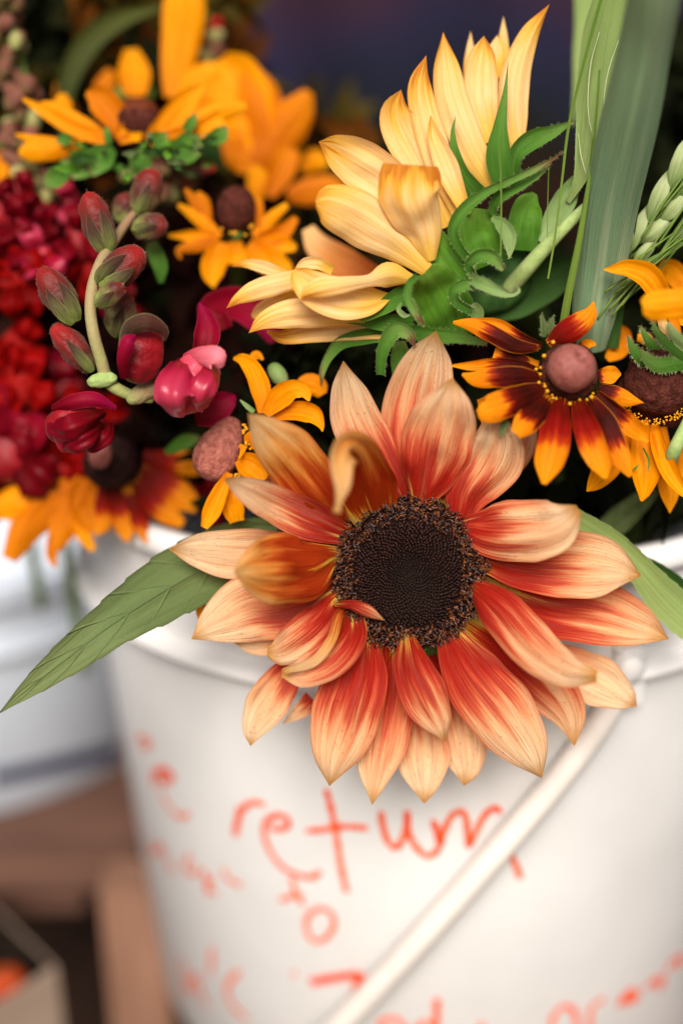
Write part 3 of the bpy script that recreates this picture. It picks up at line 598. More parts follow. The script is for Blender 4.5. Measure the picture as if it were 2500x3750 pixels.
sun = thing("sunflower", P('5', 738, 785, 4), "open peach and red sunflower with a dark seed disc, facing out over the white bucket", "sunflower")
disc(sun, '5', 738, 785, 232, 0)
MP = [  # centre line (x, y, width, depth mm), cup, tone (>0 less red), roll
 ([(762, 575, 60, 7), (758, 430, 195, 9), (772, 260, 212, 6), (802, 130, 140, 0), (822, 50, 0, -5)], .16, .10, 0),
 ([(775, 572, 50, 2), (800, 490, 165, -2), (828, 375, 222, -9), (858, 270, 150, -16), (870, 192, 0, -20)], -.16, .02, 0),
 ([(890, 640, 40, 2), (915, 545, 140, 0), (975, 450, 205, -4), (1000, 380, 170, -8), (982, 305, 20, -10)], -.16, .04, 0),
 ([(940, 560, 60, 12), (1010, 450, 130, 15), (1075, 380, 110, 16), (1100, 285, 10, 18)], .1, -.05, 0),
 ([(905, 645, 50, 0), (975, 655, 160, -4), (1080, 655, 190, -10), (1180, 640, 160, -16), (1252, 590, 30, -20)], -.18, .08, 0),
 ([(950, 735, 60, 4), (1080, 755, 150, 3), (1230, 758, 205, 0), (1350, 768, 160, -4), (1442, 792, 0, -8)], .16, .06, 0),
 ([(945, 790, 50, 11), (1150, 880, 175, 10), (1310, 905, 195, 7), (1440, 945, 125, 4), (1524, 983, 0, 1)], .16, -.08, 0),
 ([(940, 828, 50, -2), (1010, 890, 135, -6), (1110, 1000, 145, -12), (1210, 1075, 110, -20), (1308, 1095, 35, -26)], -.3, .02, 0),
 ([(890, 920, 60, 9), (1020, 1010, 120, 9), (1150, 1120, 165, 9), (1220, 1210, 110, 8), (1240, 1306, 0, 8)], .22, -.1, -12),
 ([(1080, 1000, 60, 16), (1220, 1060, 115, 15), (1320, 1115, 150, 13), (1400, 1165, 70, 11), (1428, 1186, 0, 11)], .12, .28, 0),
 ([(855, 960, 60, 2), (925, 1085, 180, -1), (1025, 1215, 208, -1), (1105, 1330, 130, 1), (1141, 1403, 0, 4)], -.14, .06, 0),
 ([(850, 1050, 80, 14), (885, 1200, 135, 14), (905, 1310, 145, 13), (912, 1380, 85, 13), (905, 1427, 0, 13)], .15, .16, 0),
 ([(735, 975, 40, -2), (752, 1070, 120, -6), (790, 1160, 145, -8), (828, 1235, 95, -6), (847, 1293, 0, -4)], -.26, -.1, 0),
 ([(750, 1080, 90, 12), (775, 1250, 150, 12), (783, 1350, 162, 11), (787, 1430, 85, 10), (786, 1480, 0, 9)], .15, .22, 0),
 ([(682, 980, 60, 7), (683, 1120, 150, 7), (665, 1240, 172, 7), (642, 1370, 118, 6), (629, 1484, 0, 5)], .15, .02, 0),
 ([(612, 965, 60, 2), (588, 1085, 180, -1), (548, 1220, 212, -1), (514, 1340, 140, 1), (500, 1427, 0, 4)], -.14, .02, 0),
 ([(568, 895, 50, 0), (562, 970, 105, -4), (500, 1045, 125, -8), (420, 1085, 92, -8), (356, 1085, 25, -6)], .26, -.06, 10),
 ([(520, 860, 50, 0), (470, 930, 120, 0), (400, 990, 125, 0), (345, 1020, 85, 2), (312, 1022, 20, 2)], -.2, -.1, 0),
 ([(528, 905, 25, -6), (505, 980, 34, -9), (455, 1045, 36, -10), (365, 1078, 22, -10)], -.4, .2, 20),
 ([(505, 805, 60, 5), (400, 870, 180, 5), (260, 890, 208, 5), (160, 935, 130, 4), (83, 983, 0, 3)], -.14, .12, 0),
 ([(470, 900, 60, 10), (350, 980, 90, 10), (270, 1000, 60, 10), (208, 990, 0, 10)], .12, .2, 0),
 ([(512, 735, 60, -2), (440, 765, 195, -8), (340, 772, 215, -18), (265, 775, 130, -26), (210, 778, 0, -31)], -.26, -.06, 0),
 ([(500, 722, 60, 10), (330, 725, 140, 9), (200, 725, 150, 7), (90, 715, 95, 5), (14, 710, 0, 3)], .16, .22, 0),
 ([(545, 668, 50, 0), (440, 625, 120, -4), (330, 572, 115, -10), (250, 530, 84, -16), (184, 498, 12, -21)], .2, .08, 0),
 ([(480, 600, 80, 10), (385, 535, 110, 10), (320, 490, 75, 9), (300, 455, 20, 8)], .1, -.25, 0),
 ([(545, 612, 70, 0), (455, 520, 168, -6), (380, 430, 172, -14), (312, 360, 110, -22), (254, 300, 0, -28)], -.24, -.03, 0),
 ([(715, 552, 40, 5), (652, 450, 130, 5), (585, 330, 152, 3), (555, 230, 112, 0), (542, 141, 0, -4)], .18, .14, 0),
 ([(640, 610, 110, 0), (610, 520, 185, -10), (590, 440, 150, -22), (562, 408, 118, -32), (538, 445, 78, -38), (540, 520, 48, -40), (528, 570, 20, -40), (522, 600, 26, -40)], .2, .06, 0),
 ([(520, 876, 14, -3), (570, 880, 32, -7), (620, 900, 36, -8), (668, 927, 0, -7)], -.4, -.35, 0),
 ([(400, 1040, 60, 14), (350, 1120, 115, 13), (305, 1190, 125, 11), (270, 1260, 70, 9), (262, 1306, 0, 8)], .14, .34, 0),
 ([(450, 1165, 60, 15), (405, 1205, 44, 15), (356, 1239, 0, 15)], .14, .34, 0),
]
for i, (pts, cup, tone, roll) in enumerate(MP):
    x, y, w_, d_ = pts[0]
    if math.hypot(x-738, y-785) < 330: pts = [(x+.16*(738-x), y+.16*(785-y), w_*.9, max(d_, 0)+4), (x, y, w_*1.25, d_)]+pts[1:]
    blade("petal", sun, '5', pts, PEACH2 if i in (21, 25, 27, 18) else PEACH, nu=34, nv=15, cup=cup*.8, ribs=.03, roll=roll, tone=tone*.8+random.uniform(-.07, .04), wav=.065)
blade("petal", sun, '5', [(128, 860, 10, 16), (112, 890, 30, 16), (106, 930, 0, 16)], GOLD, cup=.2)
for k in range(9):   # short yellow-green ray bases that show between the big petals
    a = k*.7+.3; x, y = 738+238*math.cos(a), 785+238*math.sin(a)
    blade("bract", sun, '5', [(x, y, 50, 6), (x+45*math.cos(a), y+45*math.sin(a), 60, 8), (x+110*math.cos(a), y+110*math.sin(a), 20, 14)], PEACH, nu=8, nv=5, tone=-.0, wav=0)
tube("stem", sun, '5', [(738, 785, 42, 20), (760, 700, 42, 60), (800, 640, 42, 110), (850, 900, 42, 170)], STEM, nu=20)
# leaves beside it
lf = blade("leaf", sun, 'L', [(1230, 170, 120, 24), (1080, 240, 250, 21), (900, 340, 300, 15), (700, 455, 282, 7), (480, 600, 205, -2), (290, 745, 150, -3), (130, 868, 80, -2), (0, 978, 6, 0), (-60, 1030, 0, 2)], LEAF, nu=90, nv=13, cup=.14, ribs=.02, teeth=11, wav=.05, pucker=.014, roll=[0, 10, 12, 8, 0], hair=DHAIR, hlen=.7, hn=160)
lf['label'] = "serrated green leaf pointing down to the left"
lf = blade("leaf", sun, 'K', [(420, -60, 180, 14), (640, 60, 200, 12), (900, 240, 235, 12), (1180, 520, 285, 12), (1420, 790, 360, 14), (1700, 1040, 330, 16), (1950, 1250, 0, 16)], LEAF2, nu=70, nv=11, cup=.1, teeth=13, wav=.05)
lf['label'] = "light green leaf behind the right-hand petals"
blade("leaf", sun, 'K', [(1130, 330, 20, 16), (1350, 500, 130, 18), (1568, 690, 190, 20), (1800, 850, 160, 22), (2000, 950, 0, 22)], DLEAF, nu=50, teeth=12)

# ------------------------------------------------------------ pale yellow sunflower turned away
yel = thing("sunflower", P('2', 640, 1000, 8), "pale yellow sunflower turned away, its curling green bracts showing", "sunflower")
YP = [('2', [(470, 900, 100, 8), (350, 750, 190, 6), (230, 665, 195, 3), (130, 605, 120, 0), (74, 581, 0, -2)], .15, .05),
 ('2', [(530, 1120, 50, 0), (430, 1025, 130, -2), (300, 935, 205, -6), (180, 865, 205, -10), (100, 835, 150, -12), (62, 835, 30, -13)], -.18, 0),
 ('2', [(535, 1070, 40, -1), (505, 950, 160, -5), (455, 830, 250, -12), (446, 755, 258, -14), (448, 705, 246, -15), (450, 676, 225, -15.5)], -.22, .08),
 ('2', [(600, 930, 60, 8), (500, 700, 135, 8), (415, 540, 158, 7), (388, 450, 120, 6), (412, 368, 0, 5)], .2, .05),
 ('2', [(650, 890, 50, 6), (560, 640, 115, 5), (500, 440, 116, 4), (488, 330, 84, 3), (515, 227, 0, 2)], -.2, .1),
 ('2', [(680, 880, 40, 3), (605, 700, 96, 2), (550, 560, 60, 1), (532, 470, 0, 0)], .25, .0),
 ('2', [(790, 770, 60, 9), (695, 600, 128, 9), (622, 420, 138, 9), (598, 280, 108, 9), (584, 131, 0, 9)], -.2, .03),
 ('2', [(785, 580, 60, 11), (745, 430, 130, 11), (738, 300, 132, 11), (745, 210, 88, 11), (751, 147, 0, 11)], .2, .02),
 ('2', [(890, 630, 50, 9), (872, 470, 118, 9), (882, 300, 122, 9), (938, 140, 80, 9), (1020, 17, 0, 9)], -.25, .1),
 ('2', [(700, 420, 60, 22), (695, 250, 50, 22), (697, 127, 0, 22)], .1, -.3), ('2', [(825, 320, 60, 22), (830, 180, 46, 22), (831, 66, 0, 22)], .1, -.3), ('2', [(790, 320, 70, 18), (796, 210, 60, 18), (806, 143, 0, 18)], .1, -.2),
 ('Y', [(640, 620, 120, 9), (450, 660, 155, 7), (250, 720, 145, 5), (140, 775, 78, 4), (56, 841, 0, 3)], -.15, .08),
 ('Y', [(1050, 880, 190, 5), (720, 870, 215, 3), (480, 885, 200, 0), (320, 935, 118, -2), (216, 1019, 0, -3)], -.16, .06),
 ('Y', [(1230, 755, 40, 2), (1060, 785, 220, -4), (850, 765, 300, -8), (690, 700, 270, -10), (580, 610, 150, -9), (540, 565, 30, -8)], .2, -.05),
 ('Y', [(1390, 630, 70, 0), (1230, 600, 180, -4), (1090, 640, 90, -9), (900, 670, 120, -13), (740, 690, 150, -14), (630, 730, 90, -13), (588, 775, 0, -12)], -.25, -.0),
 ('Y', [(820, 570, 70, 4), (720, 520, 90, 2), (620, 520, 80, 2), (545, 575, 20, 0)], .2, -.1),
 ('Y', [(480, 600, 70, 16), (320, 545, 90, 16), (200, 520, 60, 16), (100, 540, 0, 16)], .1, .1),
 ('Y', [(1250, 1010, 90, 9), (900, 1000, 145, 9), (650, 1010, 155, 9), (450, 1045, 95, 9), (350, 1005, 15, 9)], .12, .1),
 ('Y', [(560, 740, 100, 16), (400, 830, 160, 16), (300, 870, 120, 16), (240, 900, 30, 16)], .1, -.15),
]
for c, pts, cup, tone in YP: blade("petal", yel, c, pts, YELLOW, nu=30, nv=13, cup=cup, ribs=.03, tone=tone, wav=.05)
blade("petal", yel, 'Y', [(1150, 620, 130, 42), (900, 520, 230, 46), (720, 400, 190, 46), (640, 262, 90, 46)], petal_mat("orange_peach", [(0, (.5, .1, .02)), (.6, (.65, .25, .06)), (.85, (.8, .45, .18)), (1, (.8, .5, .2))], transl=.25), label="blurred orange petal at the back of the flower")
lump("receptacle", yel, 'B', 860, 900, 620, 560, 20, 24, CALYX, dep=300)
BR = [('B', [(620, 1380, 260, 10), (555, 1180, 430, 6), (480, 1020, 380, 1), (430, 910, 270, -6), (400, 868, 150, -9)], -.16, CUPG, -.1, 0),
 ('B', [(350, 900, 40, -9), (290, 960, 50, -11), (282, 1060, 52, -12), (322, 1150, 56, -13), (370, 1220, 36, -13), (406, 1266, 0, -13)], .3, BRACT, .15, 1),
 ('B', [(700, 960, 200, 3), (590, 820, 280, 2), (490, 660, 180, 1), (448, 520, 80, 0), (430, 436, 0, -1)], .15, CUPG, -.05, 1),
 ('B', [(880, 820, 300, 8), (830, 660, 360, 6), (790, 510, 290, 5), (800, 420, 130, 4)], .14, CUPG, -.1, 0),
 ('B', [(730, 800, 50, -1), (645, 700, 62, -4), (600, 585, 74, -6), (640, 480, 88, -7), (740, 370, 84, -6), (870, 285, 60, -5), (1010, 220, 56, -5), (1180, 140, 48, -5), (1300, 75, 28, -4), (1402, 2, 0, -3)], .35, BRACT, .12, 2),
 ('B', [(880, 480, 24, 0), (950, 530, 90, -2), (1000, 610, 108, -2), (1010, 700, 66, -1), (1006, 785, 0, 0)], .2, PALEBR, 0, 1),
 ('B', [(930, 500, 30, 2), (888, 420, 60, 0), (940, 330, 84, -2), (1080, 240, 94, -2), (1200, 170, 70, -2), (1310, 85, 14, -1)], .25, BRACT, .02, 2),
 ('B', [(1100, 720, 200, 12), (1120, 520, 240, 10), (1140, 390, 190, 9), (1190, 310, 40, 9)], .1, CUPG, -.2, 0),
 ('B', [(760, 920, 40, -3), (716, 830, 62, -6), (780, 760, 84, -8), (880, 765, 88, -8), (965, 860, 36, -8)], .35, BRACT, .0, 2),
 ('B', [(710, 920, 60, -5), (810, 955, 92, -10), (930, 1012, 74, -12), (1020, 1038, 34, -12), (1078, 1008, 20, -12), (1064, 972, 0, -12)], .25, PALEBR, -.1, 1),
 ('B', [(740, 1160, 50, -1), (625, 1090, 64, -4), (612, 1010, 74, -6), (710, 962, 74, -6), (860, 1000, 60, -5)], .35, BRACT, 0, 2),
 ('B', [(760, 1250, 80, 2), (780, 1160, 90, 0), (750, 1100, 50, -2)], .2, PALEBR, -.2, 0),
 ('2', [(835, 755, 90, 5), (812, 650, 108, 3), (818, 520, 58, 2), (838, 380, 20, 2), (851, 250, 0, 2)], .2, BRACT, .05, 0),
 ('2', [(720, 820, 120, 8), (660, 730, 84, 6), (632, 620, 38, 4), (624, 540, 18, 4), (636, 474, 0, 4)], .2, BRACT, -.1, 1),
 ('2', [(870, 730, 60, 7), (880, 640, 64, 5), (940, 580, 80, 4), (1030, 540, 52, 4), (1132, 492, 0, 4)], .25, BRACT, .0, 1),
 ('Y', [(1440, 700, 120, 5), (1290, 765, 140, 2), (1150, 850, 98, 0), (1040, 908, 56, -2), (966, 870, 24, -3), (930, 764, 0, -4)], .3, BRACT, -.02, 0),
 ('Y', [(1400, 960, 150, 7), (1180, 945, 120, 5), (960, 935, 40, 5), (850, 940, 0, 5)], .15, BRACT, -.05, 0),
 ('Y', [(1280, 1030, 80, 9), (1060, 1040, 115, 9), (880, 1090, 95, 9), (790, 1190, 64, 10), (745, 1300, 44, 11), (738, 1400, 8, 12)], .25, BRACT, .05, 0),
 ('Y', [(1160, 1320, 60, 1), (1180, 1140, 90, -2), (1270, 995, 115, -4), (1370, 1030, 84, -4), (1405, 1110, 16, -3)], .3, BRACT, .1, 1),
 ('Y', [(1300, 1340, 110, 8), (1310, 1200, 150, 8), (1290, 1080, 90, 6)], .15, BRACT, -.1, 0),
 ('Y', [(1310, 800, 20, 0), (1292, 850, 34, -2), (1330, 890, 40, -2), (1372, 890, 10, -2)], .2, PALEBR, 0, 0),
 ('B', [(1490, 195, 60, 10), (1410, 350, 165, 10), (1300, 540, 140, 10), (1225, 655, 20, 10)], .15, PALEBR, 0, 0),
 ('B', [(300, 1300, 100, 4), (450, 1330, 120, 6), (620, 1340, 90, 8), (850, 1390, 30, 8)], .2, BRACT, 0, 1)]
for c, pts, cup, mt, tone, h in BR:
    blade("bract", yel, c, pts, mt, nu=34, nv=11, cup=cup, ribs=.015, tone=tone, wav=.05, hair=HAIR if h else None, hlen=.8, hn=70*h)
tube("leaf_stalk", yel, 'B', [(1620, 350, 34, 4), (1480, 480, 42, 6), (1320, 640, 50, 8), (1150, 830, 58, 12), (1000, 1000, 62, 20)], PSTEM, nu=26)
tube("stem", yel, 'B', [(900, 950, 100, 30), (1150, 1100, 95, 60), (1250, 1500, 90, 110), (1250, 2300, 90, 150)], STEM)
blade("leaf", yel, 'B', [(1560, 780, 120, 28), (1280, 940, 270, 28), (1020, 1090, 260, 27), (840, 1200, 90, 27)], DLEAF, tone=.4)
gl = blade("leaf", yel, 'R', [(520, -160, 260, -8), (450, 200, 360, -4), (395, 560, 350, 0), (340, 880, 260, 2), (275, 1180, 150, 4), (215, 1340, 70, 6), (150, 1450, 40, 9)], LEAF2, nu=40, nv=11, cup=.14, wav=.03, hair=HAIR, hn=120, hlen=.5)
gl['label'] = "upright light green leaf with pale veins behind the blue-green blade"
VEIN = solid_mat("pale_vein", (.34, .42, .2), (.44, .5, .28), 300, .6)
for pts in ([(378, 230, 4, -5), (318, 450, 5, -4), (296, 720, 5, -3), (305, 860, 5, -2), (332, 972, 3, -2)], [(515, 285, 4, -7), (440, 520, 5, -6), (412, 700, 5, -5), (414, 800, 3, -4)], [(228, 960, 3, 0), (245, 1110, 5, 0), (282, 1245, 3, 0)]):
    tube("vein", gl, 'R', [(x, y, r_*.8, d+1) for x, y, r_, d in pts], VEIN, nu=18, ns=6)

# ------------------------------------------------------------ blue-green blade, grass, wheat on the right
bb = thing("leek_leaf", P('R', 300, 2300, 10), "broad blue-green leek blade slanting up out of the bouquet at the right", "leaf")
blade("leaf_blade", bb, 'R', [(320, 2520, 200, 14), (335, 2300, 300, 10), (385, 1950, 360, 6), (445, 1550, 400, -3), (530, 1150, 410, -14), (620, 750, 405, -26), (700, 350, 385, -38), (765, -20, 370, -50), (800, -300, 340, -58)], LEEK, nu=44, nv=21, cup=-.42, ribs=.012, wav=.03)
blade("leaf_fold", bb, 'R', [(470, 2500, 90, 18), (490, 2250, 120, 16), (540, 1900, 110, 12), (610, 1600, 70, 6), (680, 1350, 20, 0)], DLEAF, nu=24, tone=.6)
gr = thing("grass_stems", P('R', 100, 2000, 5), "thin green grass stems crossing in front of the turned away sunflower", "grass stems")
for pts in ([(400, -40, 14, -10), (260, 480, 12, -4), (160, 900, 12, 0), (110, 1300, 10, 2), (60, 1700, 9, 4), (10, 2000, 8, 6)],
            [(380, 500, 8, -6), (345, 950, 11, -4), (300, 1330, 15, -2), (235, 1720, 26, 0), (150, 2150, 34, 6), (110, 2400, 36, 12)],
            [(330, 1000, 6, -2), (290, 1400, 10, 0), (240, 1700, 12, 2)], [(16, 1190, 3, -2), (8, 1450, 4, -1), (4, 1700, 4, 0)]):
    blade("blade", gr, 'R', [(x, y, w_*1.7, d-4) for x, y, w_, d in pts], AWN, nu=30, nv=5, cup=.3, ribs=0, wav=0)
blade("blade", gr, '2', [(815, 560, 5, -8), (822, 800, 7, -8), (820, 1050, 5, -8)], AWN, nu=20, nv=5, cup=.3, ribs=0, wav=0)
wh = thing("wheat_ear", P('R', 800, 1500, 12), "pale green wheat ear with long awns beside the blue-green blade at the right edge", "wheat ear")
for x, y, l, w_, a in [(660, 1640, 300, 88, 68), (810, 1400, 330, 105, 68), (960, 1150, 340, 110, 70), (1080, 950, 340, 110, 66), (790, 1640, 250, 100, 40), (930, 1480, 270, 100, 42), (1060, 1290, 270, 110, 45), (710, 1800, 220, 80, 48), (540, 2030, 220, 90, 50), (1000, 1650, 200, 60, 40), (620, 1930, 180, 50, 50)]:
    w_ *= 1.15; l *= 1.3; ca, sa = math.cos(math.radians(a)), -math.sin(math.radians(a)); d = 8+(y-1400)*.008
    blade("husk", wh, 'R', [(x-ca*l/2, y-sa*l/2, 20, d), (x-ca*l/4, y-sa*l/4, w_*.85, d-2), (x, y, w_, d-3), (x+ca*l/4, y+sa*l/4, w_*.75, d-2), (x+ca*l/2, y+sa*l/2, 4, d)], GRAIN, nu=16, nv=9, cup=-.2, ribs=.05, wav=.05)
for k in range(26):
    t = k/25; x0, y0 = 640+420*random.random(), 1500+300*random.random()
    x1 = x0+random.uniform(350, 520); y1 = y0-random.uniform(500, 700)
    if k % 2: x0, y0, x1, y1 = random.uniform(350, 560), random.uniform(2000, 2300), random.uniform(950, 1100), random.uniform(1450, 1750)
    d = random.uniform(2, 16); tube("awn", wh, 'R', [(x0, y0, 9, d), ((x0+x1)/2+random.uniform(-30, 30), (y0+y1)/2+random.uniform(-20, 40), 9, d-2), (x1, y1, 4, d-2)], STEM, nu=12, ns=6)
tube("stem", wh, 'R', [(560, 2000, 24, 14), (450, 2250, 24, 20), (380, 2600, 26, 40), (300, 3300, 26, 90)], STEM)

# ------------------------------------------------------------ rudbeckias
def anthers(root, c, cx, cy, rx, ry, d, n=30, a0=0, a1=360, s=14, rows=2):
    V, F = [], []
    for k in range(n*rows):
        a = math.radians(a0+(a1-a0)*random.random()); q = random.uniform(.96, 1.16)
        x, y = cx+rx*q*math.cos(a), cy-ry*q*math.sin(a); r = s*random.uniform(.6, 1.1)*mpp(c, d)/2; p0 = campt(c, x, y, d+random.uniform(-1.5, 1.5))
        b = len(V); 
        for i, (rr_, z_) in enumerate(((.45, -2.2), (1, -.6), (1, .4), (.5, 1.1))):
            for t in range(6): V.append(p0+r*np.array([rr_*math.cos(t*1.047), rr_*math.sin(t*1.047), z_]))
        for i in range(3):
            for t in range(6): F.append((b+i*6+t, b+i*6+(t+1) % 6, b+i*6+6+(t+1) % 6, b+i*6+6+t))
        F.append(tuple(b+18+t for t in range(6)))
    o = mesh_obj("anther", cam2w(np.array(V)), F, ANTH, root); o['kind'] = 'stuff'; return o
def rud(label, c, cone, petals, dd=0, cat="coneflower", conemat=MAUVE, name="coneflower", mat=GOLD, stem=None, group=None):
    cx, cy, ln, wd, ang, d, tilt = cone
    r = thing(name, P(c, cx, cy, d+dd+8), label, cat)
    for q in petals:
        pts = q[0]; mt = q[1] if len(q) > 1 else (mat if random.random() < .6 else GOLDD); kw = q[2] if len(q) > 2 else {}
        cc = kw.pop('c', c)
        if len(pts[0]) == 3: pts = [(*p, 0) for p in pts]
        blade("petal", r, cc, pts, mt, nu=22, nv=9, cup=kw.pop('cup', random.choice((-.2, .18, -.15))), ribs=.03, dd=dd, wav=.05, tone=kw.pop('tone', random.uniform(-.04, .04)), **kw)
    return r
# dark red and gold one beside the disc
R1 = rud("dark red and gold coneflower with a smooth mauve cone, beside the blue-green blade", '4', (1055, 560, 0, 0, 0, -12, 0), [
 ([(905, 470, 30, -6), (800, 460, 70, -8), (680, 400, 80, -8), (590, 362, 60, -6), (512, 352, 14, -4)], BIC, {'cup': -.2}),
 ([(920, 462, 26, -4), (820, 420, 46, -5), (720, 362, 52, -4), (590, 345, 26, -2)], BIC, {'cup': .3, 'tone': .25}),
 ([(945, 450, 40, 0), (1010, 410, 105, -2), (1090, 360, 110, -4), (1140, 310, 70, -4), (1158, 252, 0, -4)], BICR, {'cup': -.2}),
 ([(905, 545, 30, -4), (800, 520, 60, -5), (700, 490, 50, -4)], BIC, {'cup': .2, 'tone': -.2}),
 ([(900, 570, 24, -6), (820, 545, 36, -8), (700, 540, 48, -8), (600, 552, 44, -6), (503, 550, 10, -4)], BIC, {'cup': .3, 'tone': .12}),
 ([(915, 605, 40, -8), (820, 600, 90, -12), (700, 605, 95, -14), (610, 610, 70, -12), (553, 590, 12, -10)], BIC, {'cup': -.15, 'tone': .02}),
 ([(940, 650, 50, -10), (840, 690, 120, -16), (740, 730, 135, -20), (660, 755, 110, -22), (630, 740, 40, -22)], BIC, {'cup': -.2}),
 ([(955, 690, 50, -10), (900, 760, 115, -16), (840, 820, 110, -20), (800, 865, 50, -22)], BIC, {'cup': -.2}),
 ([(1010, 700, 60, -10), (990, 790, 130, -16), (975, 900, 150, -20), (950, 1000, 130, -22), (930, 1095, 20, -24)], BICR, {'cup': -.22, 'tone': .04}),
 ([(1080, 710, 50, -10), (1110, 800, 105, -16), (1150, 910, 125, -20), (1190, 1000, 105, -22), (1215, 1068, 24, -24)], BICR, {'cup': .16, 'tone': .04}),
 ([(1140, 700, 50, -8), (1200, 800, 110, -12), (1250, 910, 110, -14), (1295, 1000, 80, -16), (1325, 1060, 20, -16)], BIC, {'cup': -.2, 'tone': .02}),
 ([(1170, 680, 40, -6), (1250, 760, 80, -8), (1330, 830, 90, -8), (1380, 870, 60, -6), (1408, 900, 10, -6)], BIC, {'cup': .22, 'tone': .12}),
 ([(1180, 650, 40, -4), (1240, 680, 80, -5), (1310, 705, 70, -5), (1388, 722, 0, -4)], BIC, {'cup': -.2, 'tone': .28}),
 ([(1180, 600, 50, 0), (1215, 595, 80, 0), (1250, 590, 75, 0), (1282, 590, 10, 0)], BIC, {'cup': .15, 'tone': .5}),
 ([(1090, 470, 40, 6), (1130, 450, 46, 6), (1168, 452, 10, 6)], BIC, {'cup': .15, 'tone': .4}),
 ([(820, 780, 80, 0), (700, 820, 90, 4), (640, 700, 40, 6)], BIC, {'cup': .15, 'tone': .1}),
])
lump("cone", R1, '4', 1055, 562, 206, 224, 62, -16, MAUVE, dep=220, tilt=50, dimple=(.40, .52, .70, .5, .24), nu=40, ns=44, rough=.03)
lump("cone_base", R1, '4', 1045, 580, 262, 270, 0, -6, BROWN, dep=90, rough=.06)
anthers(R1, '4', 1045, 578, 134, 138, -11, 20, 95, 330, 20, 1)
blade("sepal", R1, '4', [(930, 420, 20, 4), (925, 360, 30, 3), (918, 300, 0, 2)], LEAF, nu=8, hair=HAIR, hn=30); blade("sepal", R1, '4', [(950, 410, 20, 4), (960, 360, 34, 3), (975, 312, 0, 2)], LEAF, nu=8, hair=HAIR, hn=30)
blade("sepal", R1, '4', [(760, 800, 30, -14), (740, 840, 34, -14), (725, 890, 0, -14)], LEAF, nu=8)
tube("stem", R1, '4', [(1045, 600, 20, 5), (1000, 700, 20, 50), (1000, 1400, 20, 100)], STEM)

# brown-coned one just behind it
R2 = rud("golden coneflower with a dark brown cone, hanging petals, behind the dark red one", 'Q', (980, 1200, 0, 0, 0, 6, 0), [
 ([(740, 1480, 100, 12), (640, 1650, 230, 10), (520, 1900, 240, 8), (420, 2040, 140, 6), (345, 2115, 10, 4)], GOLD, {'tone': -.3}),
 ([(820, 1500, 90, 8), (830, 1700, 210, 5), (850, 1950, 240, 4), (840, 2110, 130, 5), (815, 2200, 20, 6)], GOLD, {'tone': -.2, 'cup': .3}),
 ([(930, 1540, 60, 6), (960, 1700, 130, 3), (1060, 1950, 150, 0), (1180, 2120, 90, -2), (1240, 2180, 10, -2)], GOLD, {'cup': .35}),
 ([(1000, 1560, 60, 14), (1020, 1900, 160, 14), (1060, 2150, 150, 14), (1060, 2300, 10, 14)], GOLD, {'tone': -.4}),
 ([(600, 700, 90, 22), (650, 780, 160, 22), (600, 900, 180, 20), (520, 980, 60, 20)], GOLD, {'tone': -.5}),
 ([(1176, 1650, 100, 16), (1180, 1900, 120, 16), (1160, 2050, 60, 16)], GOLD, {'tone': -.5}),
 ([(900, 850, 80, 14), (850, 800, 110, 12), (780, 790, 60, 12)], GOLD, {'tone': -.3})])
lump("cone", R2, 'Q', 960, 1180, 560, 600, 70, 6, BROWN, dep=520, rough=.05, nscale=4, nu=40, ns=40)
lump("cone_base", R2, 'Q', 900, 1340, 640, 380, 150, 16, BROWN, dep=300)
anthers(R2, 'Q', 940, 1200, 300, 300, 2, 40, 215, 320, 20, 2)
tube("stem", R2, 'Q', [(960, 1250, 40, 20), (900, 1900, 40, 60), (700, 2600, 40, 110)], STEM)
for p in ([(830, 1740, 12, 2), (880, 1850, 20, 0), (870, 1950, 6, 0)], [(730, 1940, 14, 2), (770, 1910, 20, 2), (800, 1880, 0, 2)]): blade("sepal", R2, 'Q', p, BRACT, nu=8, nv=5)

R3 = rud("golden coneflower seen from below with hairy green sepals, at the right edge", 'Q', (1150, 800, 0, 0, 0, 0, 0), [
 ([(1020, 520, 80, -2), (960, 380, 190, -4), (860, 250, 210, -5), (700, 190, 150, -5), (580, 200, 80, -4), (495, 205, 16, -3)], GOLD, {'cup': .2, 'tone': .0}),
 ([(1400, 520, 120, -30), (1180, 500, 250, -30), (980, 515, 260, -30), (880, 520, 230, -30), (822, 530, 120, -30)], GOLD, {'cup': -.2}),
 ([(1200, 420, 90, 18), (1130, 280, 190, 20), (1040, 200, 180, 22), (960, 220, 60, 24)], GOLD, {'cup': .1, 'tone': -.3}),
 ([(980, 600, 60, -4), (1010, 700, 80, -4), (1060, 800, 0, -4)], YELLOW, {}), ([(1080, 600, 80, -4), (1120, 720, 70, -4), (1160, 830, 0, -4)], GOLD, {}), ([(1130, 560, 160, -2), (1180, 620, 150, -2), (1250, 680, 40, -2)], GOLD, {}),
])
for p, m_ in (([(1300, 1000, 130, -4), (1120, 1010, 140, -6), (960, 1030, 130, -6), (860, 970, 90, -5), (800, 880, 20, -4)], BRACT), ([(860, 1020, 90, -2), (800, 960, 90, -4), (740, 880, 70, -4), (695, 775, 10, -4)], BRACT),
           ([(1200, 980, 70, -6), (1060, 870, 80, -8), (960, 760, 60, -8), (900, 630, 12, -8)], BRACT), ([(980, 920, 70, 3), (900, 850, 80, 3), (840, 760, 50, 3), (805, 690, 8, 3)], BRACT),
           ([(1240, 900, 90, -4), (1130, 800, 90, -6), (1060, 700, 50, -6), (1050, 650, 0, -6)], PALEBR)):
    blade("sepal", R3, 'Q', p, m_, nu=24, cup=-.2, hair=HAIR, hn=150, hlen=1.1)
lump("receptacle", R3, 'Q', 1230, 900, 300, 260, 20, 4, PSTEM, dep=200)
